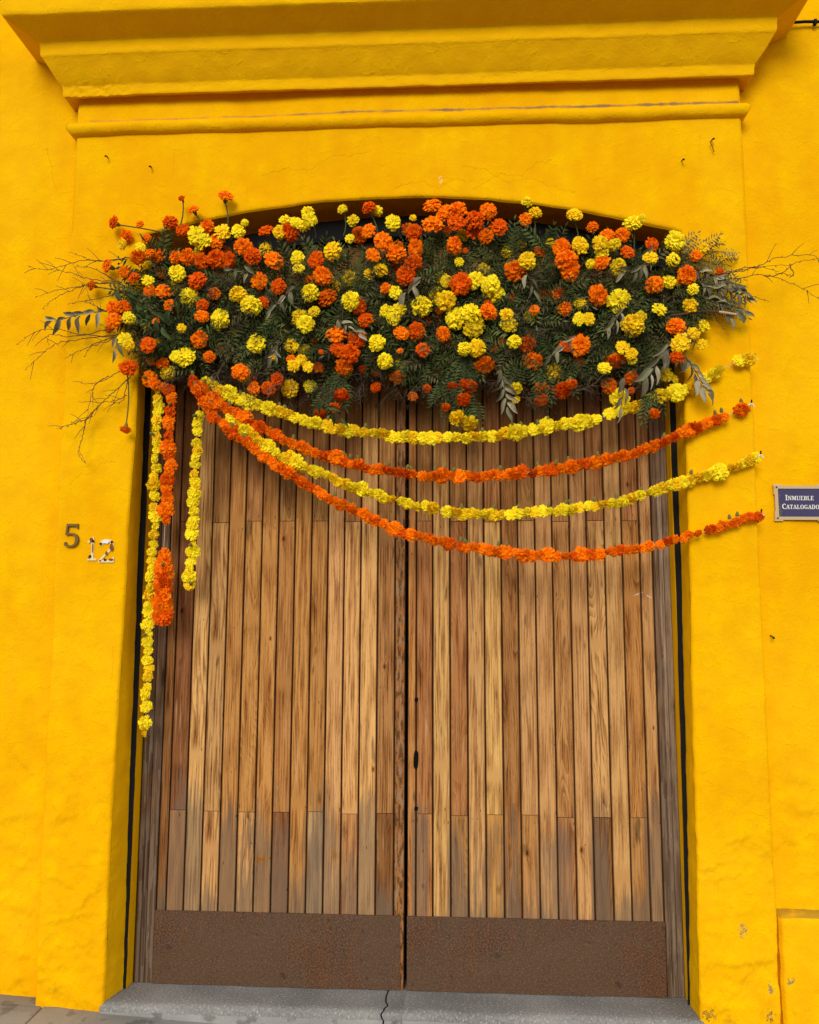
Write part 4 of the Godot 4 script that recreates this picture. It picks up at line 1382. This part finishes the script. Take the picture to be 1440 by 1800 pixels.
func twigs(parent: Node3D, off: Vector3) -> void:
	var lines := [
		[-1183,3184,70, -1321,3169,75, -1390,3179,80, -1468,3211,85],
		[-1222,3181,60, -1326,3176,64, -1430,3174,68, -1550,3139,72, -1656,3150,76],
		[-1239,3079,50, -1397,3098,55, -1467,3124,60, -1563,3144,65],
		[-1235,3073,60, -1356,3073,64, -1424,3057,68, -1510,3043,72, -1616,3008,76],
		[-1287,3074,60, -1356,3073,64, -1441,3048,68, -1525,3003,72, -1578,2956,76],
		[-1237,3034,50, -1356,3002,57, -1475,2981,63],
		[-1248,3079,50, -1372,3142,57, -1449,3149,63],
		[-1236,2822,70, -1410,2840,74, -1496,2862,78, -1599,2849,82, -1677,2794,86],
		[-1241,2843,60, -1413,2817,64, -1515,2800,68, -1580,2738,72, -1636,2683,76],
		[-1245,2837,50, -1371,2793,57, -1470,2735,63],
		[-1223,2825,60, -1349,2789,67, -1378,2735,73],
		[-1247,2873,50, -1454,2839,55, -1549,2846,60, -1545,2794,65],
		[-1285,2936,50, -1364,2980,57, -1396,2988,63],
		[-1165,2666,60, -1250,2583,63, -1314,2520,67, -1358,2464,70, -1411,2443,73, -1484,2423,77],
		[-1322,2524,50, -1365,2472,53, -1375,2406,57, -1388,2350,60, -1384,2308,63, -1351,2271,67],
		[-1198,2691,50, -1240,2672,55, -1329,2623,60, -1425,2633,65],
		[-1284,2660,40, -1337,2627,45, -1352,2567,50, -1363,2482,55],
		[-1204,2575,40, -1269,2546,47, -1405,2547,53],
		[-1341,2483,50, -1379,2467,55, -1438,2443,60, -1480,2429,65],
		[-1200,2645,40, -1214,2552,47, -1259,2544,53],
		[1114,3018,70, 1305,3053,75, 1448,3078,80, 1598,3088,85],
		[1342,3055,80, 1446,3077,84, 1551,3118,88, 1682,3125,92, 1743,3084,96],
		[1116,3012,60, 1366,3041,64, 1508,3052,68, 1618,3008,72, 1718,2939,76],
		[1501,3050,60, 1576,3062,65, 1633,3104,70, 1746,3123,75],
		[1168,3036,50, 1390,3085,55, 1494,3091,60, 1567,3067,65],
		[1196,3082,60, 1274,3160,65, 1313,3193,70, 1330,3190,75],
		[1177,3015,50, 1349,3020,55, 1450,2965,60, 1522,2937,65],
		[1173,2903,50, 1268,2920,55, 1311,2857,60, 1337,2814,65],
		[1609,3099,60, 1623,3051,65, 1583,3055,70, 1543,3058,75],
		[1249,3137,50, 1314,3112,57, 1365,3139,63]]
	for line in lines:
		var p := smooth_path(points(line, off), 7)
		for i in p.size():
			p[i] += Vector3(rng.randf_range(-1, 1), rng.randf_range(-1, 1), rng.randf_range(-1, 1)) * 0.004
		var st := start()
		tube(st, p, 0.0021, 0.0008, 5)
		# side shoots and buds
		for i in range(2, p.size() - 1):
			var d: Vector3 = (p[i + 1] - p[i - 1]).normalized()
			var s := Vector3(-d.y, d.x, rng.randf_range(-0.4, 0.6)) * (1.0 if i % 2 else -1.0)
			var bud: Vector3 = p[i] + (s + d * 0.8) * rng.randf_range(0.004, 0.008)
			if i % 3 == 0:
				tube(st, [p[i], bud], 0.0018, 0.0008, 4)
			if rng.randf() < 0.10 and i < p.size() - 3:
				var q: Vector3 = p[i] + (s * 0.8 + d) * rng.randf_range(0.03, 0.07)
				tube(st, [p[i], p[i].lerp(q, 0.5) + Vector3(0, 0.004, 0), q], 0.0014, 0.0008, 4)
		put("twig", st.commit(), M.twig, parent)
	var thick := smooth_path(points([1106,2878,80, 1257,2893,87, 1372,2875,93], off), 6)
	var tt := start()
	tube(tt, thick, 0.0055, 0.0045, 6)
	var branch := put("twig", tt.commit(), M.twig, parent)
	var cut := start()
	tube(cut, thick.slice(8), 0.0060, 0.0052, 6)
	put("peeled_end", cut.commit(), plain(Color(0.5, 0.36, 0.22), 0.7), branch)


func leaf_mesh(s: int) -> ArrayMesh:
	# a dry curled lance leaf along +y, unit length
	var r := RandomNumberGenerator.new()
	r.seed = s
	var bow := r.randf_range(0.2, 0.8)
	var fold := r.randf_range(0.10, 0.28)
	return grid([-1.0, -0.5, 0.0, 0.5, 1.0], steps(0, 1, 8), func(u, v):
		var w := 0.145 * pow(maxf(sin(PI * clampf(v, 0.0, 1.0) * 0.97 + 0.04), 0.0), 0.8) + 0.006
		return Vector3(u * w * cos(v * 1.6 * bow) + 0.05 * sin(v * 5.0 + s), v - 0.2 * bow * v * v, absf(u) * fold * w * 7.0 + u * w * sin(v * 1.6 * bow) - bow * v * v + 0.02 * sin(v * 9.0 + u * 2.0 + s)), func(u, v, _q): return [Vector2(u, v), Vector2.ZERO])


func sprigs(parent: Node3D, off: Vector3) -> void:
	var shapes := []
	for k in 4:
		shapes.append(leaf_mesh(k))
	var dry := [plain(Color(0.26, 0.24, 0.15), 0.8), plain(Color(0.36, 0.33, 0.22), 0.8), plain(Color(0.20, 0.205, 0.12), 0.8), plain(Color(0.14, 0.125, 0.08), 0.8)]
	var green := [plain(Color(0.04, 0.07, 0.02), 0.5), plain(Color(0.06, 0.09, 0.03), 0.5)]
	var list := [
		[-1276,2948,70, -1528,2895,80, 12,70,0],
		[-1255,3050,70, -1133,2942,80, 5,70,1],
		[-1106,2964,120, -1023,2846,130, 4,69,1],
		[-446,3027,120, -556,2913,130, 6,59,0],
		[-630,3068,120, -731,3094,130, 5,50,0],
		[-526,2767,120, -551,2708,130, 5,55,0],
		[-287,2875,120, -189,2808,130, 7,50,0],
		[83,3054,120, 12,2977,130, 3,78,0],
		[511,3059,120, 544,2980,130, 4,69,0],
		[1038,3098,120, 918,3046,130, 6,59,0],
		[916,2904,120, 854,2816,130, 6,59,0],
		[1096,2756,120, 997,2599,130, 9,78,0],
		[728,2785,120, 609,2699,130, 5,59,0],
		[1224,3029,70, 1420,2955,80, 14,60,0],
		[1146,2735,70, 1249,2550,80, 13,65,0],
		[1203,3092,70, 1394,2997,80, 12,60,0],
		[1234,2967,70, 1402,2899,80, 10,60,0],
		[400,2657,120, 428,2486,130, 9,64,0],
		[908,2614,120, 884,2482,130, 4,69,0],
		[1305,3003,70, 1354,2863,80, 6,56,0],
		[-1232,2832,70, -1242,2766,80, 3,56,0],
		[-947,3011,120, -990,2920,130, 3,59,1],
		[1041,3172,120, 989,3069,130, 3,55,0],
		[-353,2533,120, -256,2445,130, 4,59,1]]
	for s in list:
		var a := Vector3(s[0], s[1], s[2]) / 1000.0 + off
		var b := Vector3(s[3], s[4], s[5]) / 1000.0 + off
		var n: int = s[6]
		var long: float = s[7] / 1000.0
		var o := holder("leaf_sprig", parent, a)
		var d := b - a
		var dir := d.normalized()
		var st := start()
		tube(st, [Vector3.ZERO, d * 0.5 + Vector3(0, 0.006, 0.004), d * 0.96], 0.0025, 0.0012, 5)
		put("stem", st.commit(), M.twig, o)
		var side := Vector3(-dir.y, dir.x, 0)
		for k in n:
			var t := 0.1 + 0.9 * k / maxf(1.0, n - 1)
			var sgn := 1.0 if k % 2 else -1.0
			var y := (dir * rng.randf_range(0.35, 0.9) + side * sgn * rng.randf_range(0.4, 0.9) + Vector3(0, -0.55, rng.randf_range(-0.1, 0.45))).normalized()
			if k == n - 1:
				y = (dir + Vector3(0, -0.25, 0.1)).normalized()
			var x := y.cross(Vector3(rng.randf_range(-0.7, 0.7), rng.randf_range(-0.3, 0.3), 1.0)).normalized()
			var bs := Basis(x, y, x.cross(y)) * Basis.from_scale(Vector3(rng.randf_range(0.8, 1.3), 1.0, 1.0) * long * rng.randf_range(0.8, 1.15))
			put("leaf", shapes[rng.randi() % 4], green[rng.randi() % 2] if s[8] else dry[rng.randi() % 4], o, Transform3D(bs, d * t))


func garlands() -> void:
	# name, label, points, colour, flower radius, spacing, gaps as spans of x (or of y where it hangs), group
	var swags := "marigold swags strung across the door"
	var drops := "marigold strings hanging at the left of the door"
	garland("uppermost yellow marigold swag dipping from the arrangement to the right wall", TOP_YELLOW, "yellow", 0.0285, 0.035, [[0.825, 0.851], [1.224, 1.26], [1.319, 1.399], [0.017, 0.031]], false, swags)
	garland("upper orange marigold swag running just below the uppermost yellow one", UPPER_ORANGE, "orange", 0.026, 0.031, [[1.343, 1.4]], false, swags)
	garland("lower yellow marigold swag hung between the two orange swags", LOWER_YELLOW, "yellow", 0.0258, 0.032, [[0.148, 0.176]], false, swags)
	garland("lowest orange marigold swag with green buds along its top", LOWEST_ORANGE, "orange", 0.0245, 0.031, [[0.49, 0.502], [1.142, 1.156], [1.199, 1.227]], false, swags)
	garland("long yellow marigold string hanging down beside the black frame edge", LONG_YELLOW, "yellow", 0.024, 0.037, [[1.803, 1.783], [1.591, 1.56], [1.227, 1.204]], true, drops)
	garland("orange marigold string ending in a thick orange tassel", HANGING_ORANGE, "orange", 0.0265, 0.027, [[2.043, 1.905]], true, drops)
	garland("short yellow marigold string hanging free in front of the left planks", SHORT_YELLOW, "yellow", 0.0235, 0.033, [[2.579, 2.502], [2.421, 2.396]], true, drops)


func garland(label: String, list: Array, colour: String, radius: float, space: float, gaps: Array, hangs: bool, group: String) -> void:
	var raw := points(list, Vector3.ZERO)
	var o := holder("garland", self, raw[0])
	tag(o, label, "garland", group)
	var path := smooth_path(points(list, -raw[0]), 8)
	var st := start()
	tube(st, path, 0.0011, 0.0011, 5)
	put("string", st.commit(), M.string, o)
	if not hangs:
		var tail: Vector3 = path[path.size() - 1]
		var nail := start()
		tube(nail, [tail + Vector3(0, 0.004, -0.04), tail + Vector3(0.002, 0.008, 0.004), tail + Vector3(0.0, 0.022, 0.012)], 0.004, 0.003, 6)
		put("hook", nail.commit(), M.nail, o)
		var knot := start()
		tube(knot, [tail + Vector3(-0.016, -0.004, 0.006), tail + Vector3(0, 0.006, 0.012), tail + Vector3(0.010, -0.006, 0.010)], 0.004, 0.0025, 5)
		put("tie", knot.commit(), M.white, o)
	var want := 0.01
	var gone := 0.0
	var n := 0
	for i in path.size() - 1:
		var a: Vector3 = path[i]
		var b: Vector3 = path[i + 1]
		var long := a.distance_to(b)
		while want <= gone + long:
			var p := a.lerp(b, (want - gone) / long)
			var big := rng.randf() < 0.16
			var r := radius * (rng.randf_range(1.15, 1.4) if big else rng.randf_range(0.80, 1.08))
			var w: Vector3 = p + raw[0]
			var tassel: bool = colour == "orange" and hangs and w.y < 1.9
			if tassel:
				r = 0.041 * rng.randf_range(0.92, 1.08)
			want += space * rng.randf_range(0.8, 1.15) * (1.25 if big else 1.0)
			var along: float = w.y if hangs else w.x
			var skip := false
			for g in gaps:
				if along > minf(g[0], g[1]) and along < maxf(g[0], g[1]):
					skip = true
			if skip:
				continue
			var dir := (b - a).normalized()
			var axis := Vector3(rng.randf_range(-0.6, 0.6), rng.randf_range(-1.1, 0.2), rng.randf_range(0.35, 1.0))
			if hangs:
				axis = Vector3(rng.randf_range(-0.8, 0.8), rng.randf_range(-0.6, 0.6), rng.randf_range(0.4, 1.0))
			axis = (axis - dir * axis.dot(dir) * 0.6).normalized()
			var spot := p + Vector3(rng.randf_range(-1, 1), rng.randf_range(-1.2, 0.6), rng.randf_range(-0.6, 0.8)) * 0.006
			var f := put("marigold", heads[colour][rng.randi() % 7], M[colour + "_deep"] if rng.randf() < 0.3 else M.petal, o, facing(axis, rng.randf() * TAU, r, spot))
			f.scale *= Vector3(rng.randf_range(0.9, 1.1), rng.randf_range(0.9, 1.1), rng.randf_range(0.75, 1.0))
			n += 1
			if rng.randf() < (0.07 if hangs else (0.30 if colour == "orange" else 0.2)):
				var up := Vector3(rng.randf_range(-0.4, 0.4), 1.0, rng.randf_range(0.2, 0.7)) if not hangs else Vector3(rng.randf_range(-0.6, 0.6), rng.randf_range(-0.5, 0.5), 1.0)
				var c := facing(-up, 0.0, 0.021, p + up.normalized() * (r * 0.62))
				put("calyx", heads.calyx, M.calyx, f, f.transform.affine_inverse() * c)
		gone += long
